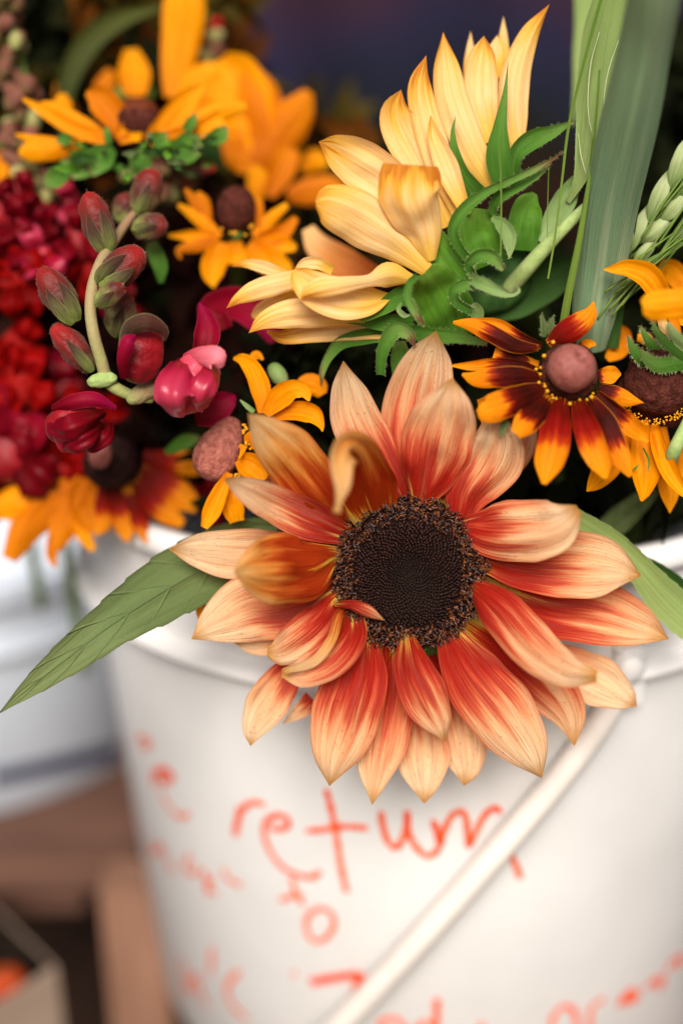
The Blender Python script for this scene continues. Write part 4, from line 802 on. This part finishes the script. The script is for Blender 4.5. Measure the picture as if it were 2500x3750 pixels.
tube("stem", R3, 'Q', [(1400, 1100, 46, 2), (1230, 1480, 50, 0), (1090, 1780, 62, 0), (1000, 2050, 50, 40)], PSTEM, nu=20)

# yellow side view with mauve cone, left of the disc
R4 = rud("golden coneflower in side view with a pinkish cone, left of the big sunflower", 'M', (480, 880, 0, 0, 0, 12, 0), [
 ([(800, 590, 60, 8), (800, 420, 160, 8), (730, 230, 150, 10), (650, 150, 100, 12), (570, 140, 20, 14)], GOLD, {'cup': .2}),
 ([(700, 180, 60, 16), (760, 110, 70, 16), (815, 150, 20, 16)], GOLD, {}),
 ([(830, 600, 80, 6), (950, 460, 190, 4), (1070, 390, 160, 2), (1160, 420, 110, 2), (1190, 490, 20, 2)], GOLD, {'cup': .15}),
 ([(880, 620, 80, 8), (1060, 570, 150, 6), (1220, 600, 160, 4), (1290, 690, 60, 4), (1300, 740, 10, 4)], GOLD, {'cup': .25, 'tone': -.2}),
 ([(1080, 400, 60, 20), (1180, 350, 170, 20), (1260, 380, 180, 20), (1300, 440, 80, 20)], GOLD, {'tone': -.4}),
 ([(660, 800, 60, 10), (740, 800, 150, 8), (800, 870, 120, 8), (780, 940, 30, 8)], GOLD, {'tone': -.3}),
 ([(600, 970, 60, 8), (690, 1010, 200, 5), (780, 1080, 200, 5), (820, 1140, 60, 5)], GOLD, {'cup': .3, 'tone': -.1}),
 ([(540, 1080, 60, 10), (460, 1240, 130, 8), (390, 1400, 150, 8), (330, 1530, 60, 8)], GOLD, {'cup': .25}),
 ([(560, 1150, 100, 12), (560, 1330, 190, 12), (600, 1480, 120, 14)], GOLD, {}),
 ([(620, 850, 30, 4), (650, 880, 50, 4), (620, 960, 10, 4)], GOLD, {})])
lump("cone", R4, 'M', 462, 880, 560, 350, 66, 15, MAUVE2, dep=300, rough=.09, taper=.22, tilt=-10, nu=36, ns=36)
lump("cone_base", R4, 'M', 560, 930, 90, 520, 48-15, 22, BROWN, dep=200)
anthers(R4, 'M', 440, 860, 235, 330, 10, 28, -62, 32, 30, 2)
lump("bud", R4, 'M', 935, 270, 210, 140, -55, 16, PALEBR, rough=.04)
blade("sepal", R4, 'M', [(740, 580, 40, 8), (680, 530, 40, 8), (625, 480, 10, 8)], PALEBR, nu=8)
tube("stem", R4, 'M', [(620, 950, 30, 20), (800, 1000, 30, 60), (1000, 1500, 30, 120)], STEM)

# upper left one seen level
R5 = rud("golden coneflower seen from the side with green sepals at the upper left", '1', (640, 530, 0, 0, 0, 0, 0), [
 ([(565, 640, 50), (530, 540, 130), (450, 450, 120), (398, 425, 24)], ), ([(500, 640, 60), (360, 600, 70), (220, 520, 60), (106, 452, 14)],), ([(480, 630, 50), (380, 570, 70), (240, 490, 50), (190, 470, 10)],),
 ([(380, 680, 70), (240, 690, 95), (130, 700, 90), (88, 705, 30)],), ([(340, 670, 50), (180, 650, 56), (72, 618, 12)],), ([(540, 640, 50), (590, 610, 100), (650, 630, 40)],),
 ([(680, 650, 60), (760, 570, 100), (860, 460, 100), (932, 392, 24)],), ([(730, 640, 60), (880, 570, 90), (1040, 500, 90), (1130, 492, 40)],), ([(760, 640, 60), (920, 600, 90), (1020, 540, 80)],), ([(300, 560, 40, 20), (290, 470, 80, 20), (290, 430, 30, 20)],)], dd=46)
lump("cone", R5, '1', 640, 560, 150, 220, 86, 50, BROWN, rough=.05, dep=200)
lump("cone_top_or_highlight", R5, '1', 638, 520, 130, 190, 86, 50, solid_mat("rust_cone", (.07, .014, .006), (.16, .035, .012), 500, .7, .6), rough=.04)
for p in ([(420, 690, 60), (380, 750, 130), (320, 800, 60)], [(520, 680, 50), (470, 720, 120), (400, 780, 80)], [(640, 690, 60), (640, 760, 110), (600, 800, 40)], [(700, 660, 60), (730, 640, 80), (770, 610, 10)], [(800, 680, 60), (870, 660, 110), (930, 640, 40)], [(850, 600, 40), (880, 560, 50), (900, 520, 10)], [(960, 640, 50), (1010, 620, 80), (1040, 580, 20)], [(330, 640, 40), (290, 640, 60), (260, 650, 10)], [(300, 780, 80), (250, 820, 90), (200, 830, 40)], [(500, 660, 30), (490, 600, 30), (490, 580, 8)], [(800, 700, 60), (860, 700, 100), (920, 690, 40)]):
    blade("sepal", R5, '1', [(*q, 42) for q in p], BRACT, nu=12, tone=0)
for k in range(34):
    x0, y0 = random.uniform(260, 1000), random.uniform(640, 800); a = random.uniform(0, 6.28); l = random.uniform(50, 130); dq = random.uniform(26, 60)
    blade("sepal", R5, '1', [(x0, y0, 20, dq), (x0+l*.5*math.cos(a), y0+l*.4*math.sin(a), l*.36, dq-3), (x0+l*math.cos(a), y0+l*.7*math.sin(a), 6, dq)], random.choice((BRACT, CUPG, LEAF, DLEAF)), nu=9, nv=5, tone=random.uniform(-.2, .3))
tube("stem", R5, '1', [(650, 700, 26, 44), (660, 900, 26, 70), (800, 1600, 26, 150)], STEM)
# middle one
R6 = rud("orange coneflower with thin ragged petals and a dark cone, left of the turned away sunflower", '1', (1090, 960, 0, 0, 0, 0, 0), [
 ([(1010, 1090, 40), (920, 1010, 66), (818, 940, 20)],), ([(920, 980, 30), (890, 920, 50), (850, 868, 16)],), ([(1000, 1090, 40), (900, 1085, 60), (775, 1082, 14)],), ([(1020, 1110, 60), (985, 1200, 115), (975, 1270, 90), (982, 1322, 8)],),
 ([(1080, 1110, 60), (1085, 1180, 105), (1085, 1215, 90)], ), ([(1150, 1110, 50), (1240, 1170, 84), (1320, 1225, 50), (1340, 1250, 10)],), ([(1170, 1090, 50), (1240, 1010, 60), (1320, 940, 30)],), ([(1195, 1060, 40), (1192, 980, 44), (1190, 910, 30)],),
 ([(1190, 1100, 50), (1290, 1070, 80), (1360, 1000, 30)],), ([(1150, 1120, 70), (1210, 1200, 100), (1270, 1250, 40)],), ([(990, 1110, 50), (900, 1130, 60), (820, 1150, 30), (830, 1190, 10)],), ([(960, 1040, 40), (930, 930, 70), (910, 880, 20)],), ([(1180, 1120, 60), (1290, 1120, 90), (1360, 1140, 30)],)], dd=46)
lump("cone", R6, '1', 1085, 960, 210, 180, 85, 44, BROWN, rough=.05, tone=0)
anthers(R6, '1', 1090, 985, 80, 90, 38, 8, 200, 340, 20, 1)
tube("stem", R6, '1', [(1090, 1060, 24, 44), (1090, 1300, 24, 80), (1100, 1800, 24, 150)], STEM)
# lower left dark one
R7 = rud("dark coned coneflower with red and gold petals drooping over the left bucket rim", '3', (500, 990, 0, 0, 0, 0, 0), [
 ([(660, 970, 60), (780, 990, 100), (880, 1005, 110), (950, 1015, 50)], BICR, {'tone': .1}), ([(650, 1030, 60), (740, 1090, 120), (830, 1150, 130), (910, 1200, 60)], BICR, {'tone': .05}), ([(620, 1080, 60), (690, 1160, 100), (770, 1230, 100), (840, 1280, 40)], BICR, {'tone': .05}),
 ([(580, 1100, 50), (620, 1200, 80), (650, 1290, 76), (672, 1370, 10)], BICR, {'tone': -.1}), ([(530, 1110, 60), (550, 1210, 90), (575, 1300, 84), (585, 1360, 20)], BICR, {'tone': .1}), ([(480, 1110, 60), (480, 1200, 90), (480, 1280, 70), (440, 1330, 20)], BICR, {'tone': .1}),
 ([(430, 1060, 60), (400, 1130, 150), (410, 1230, 150), (450, 1310, 50)],), ([(400, 1080, 100), (330, 1200, 180), (280, 1320, 120), (250, 1400, 40)],), ([(330, 1120, 120), (220, 1180, 200), (120, 1300, 150), (45, 1440, 70)],), ([(250, 1180, 120), (100, 1180, 170), (-40, 1210, 100)],),
 ([(340, 1230, 60), (380, 1320, 70), (430, 1400, 30)],), ([(250, 1330, 60), (240, 1420, 50), (255, 1475, 16)],)], dd=60)
lump("cone", R7, '3', 510, 990, 260, 250, 60, 54, solid_mat("blackish_cone", (.006, .003, .003), (.03, .01, .008), 400, .7, .8), rough=.05)
lump("cone_top_or_highlight", R7, '3', 462, 960, 130, 110, 75, 40, MAUVE, rough=.05)  # mauve lump paints the highlight on the blackish cone
tube("stem", R7, '3', [(500, 1000, 24, 60), (600, 1100, 24, 90), (800, 1500, 24, 150)], STEM)

# big blurred sunflower behind
R8 = rud("large golden sunflower out of focus behind, tall petals against the dark curtain", '1', (1000, 700, 0, 0, 0, 20, 0), [
 ([(800, 450, 90), (815, 300, 150), (840, 120, 185), (850, -20, 180), (860, -150, 60)],), ([(1130, 800, 90), (1150, 620, 200), (1110, 450, 270), (1050, 330, 230), (1010, 270, 90)],), ([(1230, 700, 80), (1215, 560, 180), (1180, 420, 190), (1130, 300, 60)], GOLDD,), ([(1180, 760, 80), (1270, 640, 190), (1360, 520, 180), (1418, 420, 50)],),
 ([(1230, 900, 60), (1290, 790, 120), (1330, 680, 100)],), ([(1320, 900, 60), (1420, 880, 130), (1520, 870, 120), (1590, 880, 40)],), ([(620, 440, 100), (615, 330, 150), (600, 225, 60)],), ([(1170, 920, 60), (1185, 830, 100), (1170, 760, 60)],), ([(900, 420, 100), (1000, 480, 160), (1080, 520, 120)],), ([(1050, 600, 80), (1090, 720, 120), (1120, 780, 60)],),
 ([(820, 560, 100), (900, 400, 150), (1000, 330, 120)],)], dd=85, cat="sunflower", name="sunflower")
lump("bud", R8, '1', 620, 430, 190, 100, 0, 92, STEM)
lump("receptacle", R8, '1', 1000, 640, 300, 260, 0, 112, CALYX)
tube("stem", R8, '1', [(1000, 700, 50, 110), (1000, 1400, 50, 150)], STEM)

# ------------------------------------------------------------ snapdragons
def fuzz(o, n, ln, mat, wd=.00003):
    me = o.data; off = wloc(o); V, F = [], []
    for q in range(n):
        v = me.vertices[random.randrange(len(me.vertices))]; p = np.array(v.co)+off+rng.randn(3)*.0003; d = np.array(v.normal)+.4*rng.randn(3); d /= np.linalg.norm(d)
        sdv = np.cross(d, [.2, 1, .1]); sdv = sdv/np.linalg.norm(sdv)*wd; b = len(V); V += [p-sdv, p+sdv, p+d*ln*random.uniform(.5, 1.2)]; F.append((b, b+1, b+2))
    h = mesh_obj("hair", np.array(V), F, mat, o, smooth=False); h['kind'] = 'stuff'
RHAIR = solid_mat("rusty_hair", (.3, .13, .09), (.5, .3, .2), 300, .7)
SN = thing("snapdragon", P('S', 520, 1600, 4), "snapdragon spike with fuzzy mauve buds up a pale bent stem, red blooms below", "snapdragon")
tube("stem", SN, 'S', [(900, 1790, 30, 8), (750, 1760, 40, 6), (590, 1670, 46, 5), (530, 1500, 44, 2), (480, 1330, 44, 0), (455, 1150, 42, 0), (470, 980, 42, 2), (530, 800, 40, 6), (620, 660, 36, 14), (700, 540, 32, 22), (780, 440, 26, 28)], STALK, nu=50, ns=14)
def bud(x, y, ln, wd, ang, d, tone=0., tilt=10, sep=3, mat=BUD, smat=SEPAL):
    o = lump("bud", SN, 'S', x, y, ln, wd, ang, d, mat, tilt=tilt, lobes=2, lobe=.12, rough=.1, tone=tone)
    fuzz(o, 350, .0009, RHAIR)
    a = math.radians(ang); ca, sa = math.cos(a), -math.sin(a)
    for k in range(sep):
        t = (k-(sep-1)/2)*.55; px_, py_ = -sa, ca
        def pt(f, side, w_, dz): return (x+ca*ln*f+px_*side*wd, y+sa*ln*f+py_*side*wd, w_, d+dz)
        fr = -wd/2*mpp('S', d)*1000
        blade("sepal", SN, 'S', [pt(-.52, t*.25, wd*.25, -1), pt(-.38, t*.6, wd*.42, fr*.75), pt(-.15, t*.85, wd*.4, fr*1.1), pt(.08, t*.9, wd*.2, fr*1.1), pt(.2, t*.8, 4, fr*1.0)], smat, nu=14, nv=7, cup=-.25, tone=random.uniform(-.1, .1))
    return o
bud(505, 520, 440, 215, 108, 10, .0, sep=2); bud(855, 300, 340, 210, 70, 26, -.1, sep=1); bud(880, 550, 250, 190, 10, 22, -.2, sep=1)
bud(680, 840, 400, 240, 35, 0, .0, sep=2); bud(590, 1040, 250, 150, 35, -5, -.3, sep=1); bud(225, 1040, 440, 220, 122, 6, -.05, sep=2)
bud(670, 1180, 320, 210, 75, 12, -.25, sep=1); bud(330, 1420, 420, 190, 130, 8, .1, sep=1); bud(700, 420, 220, 160, 80, 36, -.2, sep=0)
lump("calyx", SN, 'S', 540, 1650, 220, 110, 10, 3, PSTEM, rough=.1)
lump("calyx", SN, 'S', 830, 1740, 260, 130, 30, 6, STALK, rough=.1)
def bloom(c, x, y, ln, wd, ang, d, mat, parent=SN, tone=0, rough=.12, tilt=0): return lump("bloom", parent, c, x, y, ln, wd, ang, d, mat, tilt=tilt, lobes=3, lobe=.14, rough=rough, tone=tone, nu=34, ns=34, nscale=2.0)
bloom('S', 810, 1460, 440, 320, 82, 0, RED, tone=-.15)
blade("lip", SN, 'S', [(680, 1420, 60, -4), (740, 1280, 120, -10), (860, 1235, 130, -12), (980, 1300, 80, -8), (985, 1370, 20, -6)], SEPAL, cup=-.3, tone=.3)
blade("lip", SN, 'S', [(700, 1640, 60, -6), (690, 1500, 90, -12), (730, 1370, 110, -14), (780, 1330, 30, -12)], MAG, cup=-.3)
bloom('S', 1180, 1680, 460, 350, 60, -2, PINK, tone=.0)
blade("lip", SN, 'S', [(1120, 1500, 80, 0), (1250, 1480, 150, -10), (1360, 1500, 170, -14), (1390, 1560, 60, -12)], petal_mat("pink_lip", [(0, (.6, .03, .08)), (1, (.82, .25, .3))], transl=.25, dark=(.6, .04, .08), rough=.4), cup=-.25)
blade("petal", SN, 'S', [(1240, 1470, 120, 6), (1290, 1330, 190, 6), (1280, 1200, 120, 6), (1235, 1095, 10, 6)], MAG, cup=.25)
blade("petal", SN, 'S', [(1200, 1880, 200, 14), (1320, 1860, 240, 16), (1450, 1790, 130, 18), (1490, 1760, 30, 18)], MAG, cup=.2, tone=-.1)
blade("petal", SN, 'S', [(1380, 1300, 200, 30), (1330, 1150, 220, 30), (1500, 1100, 240, 34), (1700, 1200, 260, 36), (1760, 1380, 60, 36)], MAG, cup=.2)
bloom('S', 340, 1960, 420, 300, 12, 4, RED, tone=.15); bloom('S', 300, 2040, 260, 200, 80, 0, PINK, tone=-.3)
for pts in ([(560, 1880, 60, 0), (440, 1930, 150, -12), (300, 1990, 200, -16), (190, 1990, 150, -8), (155, 1960, 40, 0)], [(540, 1960, 50, -2), (440, 2050, 150, -12), (330, 2110, 150, -12), (260, 2130, 60, -4)], [(600, 1960, 60, 2), (560, 2050, 130, -4), (470, 2120, 120, -4), (400, 2130, 40, 0)]):
    blade("lip", SN, 'S', pts, CRIMP, nu=26, nv=15, cup=-.3, ribs=.03, wav=.1, tone=.1)
for pts in ([(1150, 1500, 120, 0), (1100, 1620, 260, -14), (1060, 1760, 260, -18), (1090, 1860, 170, -12), (1130, 1905, 60, -6)], [(1330, 1540, 80, -2), (1290, 1640, 190, -14), (1240, 1760, 200, -14), (1240, 1850, 90, -6), (1260, 1880, 20, -2)], [(1060, 1520, 60, 4), (1010, 1640, 150, -4), (980, 1780, 150, -4), (1000, 1840, 60, 0)]):
    blade("lip", SN, 'S', pts, PINKP, nu=26, nv=15, cup=-.3, ribs=.03, wav=.1, tone=.1)
blade("petal", SN, 'S', [(180, 1860, 60, 0), (320, 1810, 110, -4), (480, 1790, 110, -4), (640, 1850, 30, 0)], MAG, cup=-.3)
def ruffle(parent, c, x, y, l, w_, ang, d, mt, n=3):
    """one snapdragon flower: lobes that fold out of a short throat"""
    pm = {RED: CRIMP, SCAR: SCARP, PINK: PINKP}.get(mt, CRIMP); a0 = math.radians(ang)
    l *= 1.15; w_ *= 1.15; lump("throat", parent, c, x, y, l*.8, w_*.8, ang, d+3, mt, lobes=3, lobe=.14, rough=.14, nu=18, ns=18)
    for k in range(n):
        a = a0+2*math.pi*k/n+random.uniform(-.35, .35); r = .5*(l*abs(math.cos(a-a0))+w_*abs(math.sin(a-a0)))
        q = lambda f, ww, dz: (x+r*f*math.cos(a), y-r*f*math.sin(a), ww, d+dz)
        blade("petal", parent, c, [q(.02, w_*.3, 4), q(.4, w_*.62, -3), q(.8, w_*.8, -6), q(1.08, w_*.6, -2), q(1.15, w_*.3, 4)], pm, nu=16, nv=11, cup=random.choice((-.25, .2)), ribs=.04, wav=.1, tone=random.uniform(-.25, .25))
def reds(label, items, d0, name="snapdragon"):
    c0 = items[0]; r = thing(name, P(c0[0], c0[1], c0[2], d0+10), label, "snapdragon")
    for c, x, y, l, w_, a, mt in items:
        ruffle(r, c, x, y, l, w_, a, d0+random.uniform(-8, 8), mt)
    x0, y0 = items[0][1], items[0][2]; tube("stem", r, items[0][0], [(x0, y0, 20, d0+14), (x0+40, y0+400, 22, d0+60), (x0+120, y0+900, 24, d0+110)], STEM)
    return r
reds("scarlet snapdragon blooms out of focus at the left edge below the buds", [('3', 70, 760, 420, 200, 85, SCAR), ('3', 90, 460, 200, 180, 60, SCAR), ('3', 60, 960, 300, 260, 70, RED), ('3', -20, 860, 300, 200, 90, RED), ('3', 110, 640, 220, 160, 90, SCAR), ('3', 20, 1090, 240, 160, 10, SCAR), ('3', 20, 560, 160, 140, 60, SCAR), ('3', 130, 800, 260, 200, 60, SCAR), ('3', -10, 700, 200, 200, 60, RED), ('3', 120, 1000, 200, 180, 30, RED)], 66)
reds("crimson snapdragon blooms in shade above the drooping gold petals", [('3', 270, 1050, 240, 150, 20, SCAR), ('3', 290, 700, 280, 200, 80, RED), ('3', 130, 1120, 200, 120, 0, RED), ('3', 195, 880, 90, 60, 10, SCAR), ('3', 420, 760, 200, 150, 30, SCAR), ('3', 340, 1000, 200, 140, 50, SCAR), ('3', 960, 1180, 160, 140, 50, RED)], 74)
reds("glossy red snapdragon blooms left of the budding spike", [('1', 70, 1110, 170, 120, 60, RED), ('1', 190, 1170, 190, 110, -20, PINK), ('1', 360, 1090, 240, 110, 100, RED), ('1', 330, 930, 150, 90, 110, PINK), ('1', 60, 1290, 260, 140, 30, SCAR), ('1', 80, 880, 160, 120, 60, RED), ('1', 170, 1010, 160, 120, 60, RED), ('1', 150, 1260, 240, 160, 30, SCAR), ('1', 10, 1000, 160, 140, 60, RED), ('1', 240, 1030, 160, 120, 10, RED), ('1', 420, 1250, 200, 150, 40, SCAR), ('1', 560, 1420, 160, 120, 70, RED)], 60)
FADE = grad_mat("faded_bud", [(0, (.12, .12, .035)), (.5, (.14, .05, .03)), (1, (.24, .09, .06))], rough=.6, dark=(.08, .03, .02), amt=.6)
FADE2 = grad_mat("green_bud", [(0, (.2, .22, .06)), (1, (.34, .3, .12))], rough=.6, dark=(.1, .06, .03), amt=.5)
T1 = thing("flower_spike", P('1', 100, 500, 90), "tall faded spike of brown and green buds blurred at the upper left corner", "flower spike")
tube("stem", T1, '1', [(-20, -60, 16, 70), (60, 120, 16, 72), (110, 320, 16, 74), (150, 560, 18, 76), (160, 900, 18, 90), (200, 1500, 18, 130)], STEM)
for k in range(44):
    t = k/43; x = -20+190*t+random.uniform(-80, 80); y = -60+950*t+random.uniform(-30, 30)
    lump("bud", T1, '1', x, y, random.uniform(80, 150), random.uniform(55, 100), random.uniform(20, 160), 68+random.uniform(-8, 12), random.choice((FADE, FADE, FADE, FADE2, RED if t > .6 else FADE)), rough=.15, nu=10, ns=12)
T2 = thing("flower_spike", P('1', 930, 220, 110), "short blurred spike of rusty buds behind the tall golden petal", "flower spike")
for k in range(9): lump("bud", T2, '1', 960+random.uniform(-60, 90), 120+40*k+random.uniform(-20, 20), 90, 70, random.uniform(0, 180), 105, random.choice((FADE, SCAR, FADE2)), rough=.2, nu=10, ns=12)
tube("stem", T2, '1', [(960, 60, 14, 108), (970, 400, 14, 112), (1000, 1200, 14, 140)], STEM)
# lone leaves
def leaf_thing(label, c, pts, mat, **k):
    r = thing("leaf_spray", P(c, pts[0][0], pts[0][1], pts[0][3]), label, "leaf"); blade("leaf", r, c, pts, mat, **k); return r
leaf_thing("long arching olive leaf blurred at the upper left", '1', [(290, 620, 40, 95), (310, 380, 90, 95), (400, 200, 110, 95), (540, 90, 90, 95), (740, 30, 20, 95)], petal_mat("olive_leaf", [(0, (.03, .04, .008)), (1, (.07, .08, .016))], dark=(.02, .02, .006), edge=(.05, .06, .02), transl=.15))
leaf_thing("blurred yellow-green leaf hanging at the top beside the light green leaf", 'R', [(300, -100, 200, 60), (290, 150, 180, 60), (240, 350, 100, 60), (220, 600, 60, 60), (190, 900, 20, 60)], LEAF2, tone=.3)
leaf_thing("dark green leaf in shade below the dark red coneflower", '4', [(1100, 1400, 60, 40), (1250, 1280, 120, 40), (1400, 1150, 80, 42), (1480, 1080, 20, 44)], LEAF, tone=-.3)
leaf_thing("small green leaf under the snapdragon beside the pink cone", '3', [(760, 950, 30, 40), (850, 900, 70, 40), (920, 880, 20, 40)], BRACT)
leaf_thing("pointed green leaf right of the budding spike", '1', [(740, 1300, 20, 36), (735, 1220, 70, 34), (700, 1130, 60, 34), (690, 1110, 20, 34)], BRACT)

# ------------------------------------------------------------ foliage filling the bouquets
def fill(n, boxes, drange, size, mat, name, label):
    V, F, UV = [], [], []
    for q in range(n):
        x0, y0, x1, y1 = random.choice(boxes); x, y = random.uniform(x0, x1), random.uniform(y0, y1); d = random.uniform(*drange)
        c = campt('F', x, y, d); l = random.uniform(.6, 1.3)*size; w_ = l*random.uniform(.22, .4)
        a = rng.randn(3); a /= np.linalg.norm(a); a[2] *= .6; b = np.cross(a, rng.randn(3)); b /= np.linalg.norm(b); nn = np.cross(a, b)
        b0 = len(V)
        for i in range(6):
            u = i/5; hw = w_*math.sin(math.pi*min(.98, u*.93+.06))**.8/2
            for j, v in enumerate((-1, 0, 1)):
                V.append(c+a*l*(u-.5)+b*v*hw+nn*(abs(v)*hw*.5-.25*l*(u-.5)**2)); UV.append((u, (v+1)/2))
        F += [(b0+i*3+j, b0+i*3+j+1, b0+i*3+4+j, b0+i*3+3+j) for i in range(5) for j in range(2)]
    o = mesh_obj(name, cam2w(np.array(V)), F, mat, None, UV); tag(o, label, "foliage", kind='stuff'); return o
BACKL = petal_mat("shade_dark_foliage", [(0, (.004, .006, .002)), (1, (.01, .012, .004))], streak=.2, dark=(.02, .012, .006), edge=(.03, .04, .015), transl=.1, rough=.8, spec=.03, bump=.1)  # near-black leaf colour carries the shade of the bouquet's gaps
BACKR = petal_mat("shade_reddish_foliage", [(0, (.012, .004, .003)), (1, (.02, .006, .004))], streak=.2, dark=(.01, .005, .003), edge=(.03, .015, .01), transl=.1, rough=.8, spec=.03, bump=.1)  # reddish leaves darkened, so shade between the blooms sits in the colour
fill(2600, [(-150, 380, 700, 1120), (500, 560, 1300, 1160), (1150, 600, 1750, 1220), (1400, 100, 1750, 900), (-150, 0, 350, 600), (250, 350, 900, 900)], (108, 195), .035, BACKL, "foliage", "leaves painted near-black for the shaded depths of the bouquet")
fill(900, [(-150, 500, 700, 1120), (0, 300, 560, 900), (500, 640, 1100, 1160)], (92, 165), .03, BACKR, "foliage", "reddish brown leaves darkened in colour for the shade between the snapdragons")

OLIVE = petal_mat("warm_foliage", [(0, (.04, .028, .005)), (1, (.085, .06, .01))], streak=.4, dark=(.03, .012, .004), edge=(.05, .05, .01), transl=.2, rough=.8, spec=.02)
RUST = petal_mat("rust_foliage", [(0, (.06, .018, .004)), (1, (.16, .05, .006))], streak=.4, dark=(.04, .01, .003), edge=(.1, .04, .01), transl=.2, rough=.8, spec=.02)
fill(420, [(-150, -200, 560, 520), (480, 300, 820, 700)], (110, 240), .05, OLIVE, "foliage", "warm olive leaves blurred at the back of the left bouquet")
fill(260, [(100, -100, 560, 500), (450, 300, 860, 760), (-60, 350, 300, 700)], (110, 200), .035, RUST, "foliage", "rusty orange leaves and petals blurred at the back of the left bouquet")
R9 = rud("golden flower out of focus just behind the side view coneflower at the upper left", '1', (420, 420, 0, 0, 0, 10, 0), [
 ([(330, 520, 60), (290, 440, 80), (270, 380, 40)],), ([(450, 460, 60), (480, 400, 90), (520, 330, 60)],), ([(20, 700, 60), (-10, 780, 120), (20, 860, 60)],), ([(1380, 780, 60), (1440, 740, 110), (1500, 760, 50)],), ([(880, 560, 100), (960, 420, 160), (1040, 360, 120)],)], dd=100, cat="flower", name="coneflower")
tube("stem", R9, '1', [(420, 430, 20, 112), (500, 1000, 20, 150)], STEM)

fill(260, [(1020, 800, 1560, 1190), (480, 1000, 760, 1160), (560, 780, 880, 1000)], (34, 70), .02, BACKL, "foliage", "small leaves painted near-black for the shade in gaps around the open sunflower")

for k in range(14):
    x0, y0 = random.uniform(560, 1040), random.uniform(720, 900)
    lump("bud", T2, '1', x0, y0, random.uniform(70, 120), random.uniform(50, 80), random.uniform(0, 180), random.uniform(50, 80), random.choice((FADE, BUD, FADE2)), rough=.15, nu=12, ns=14)
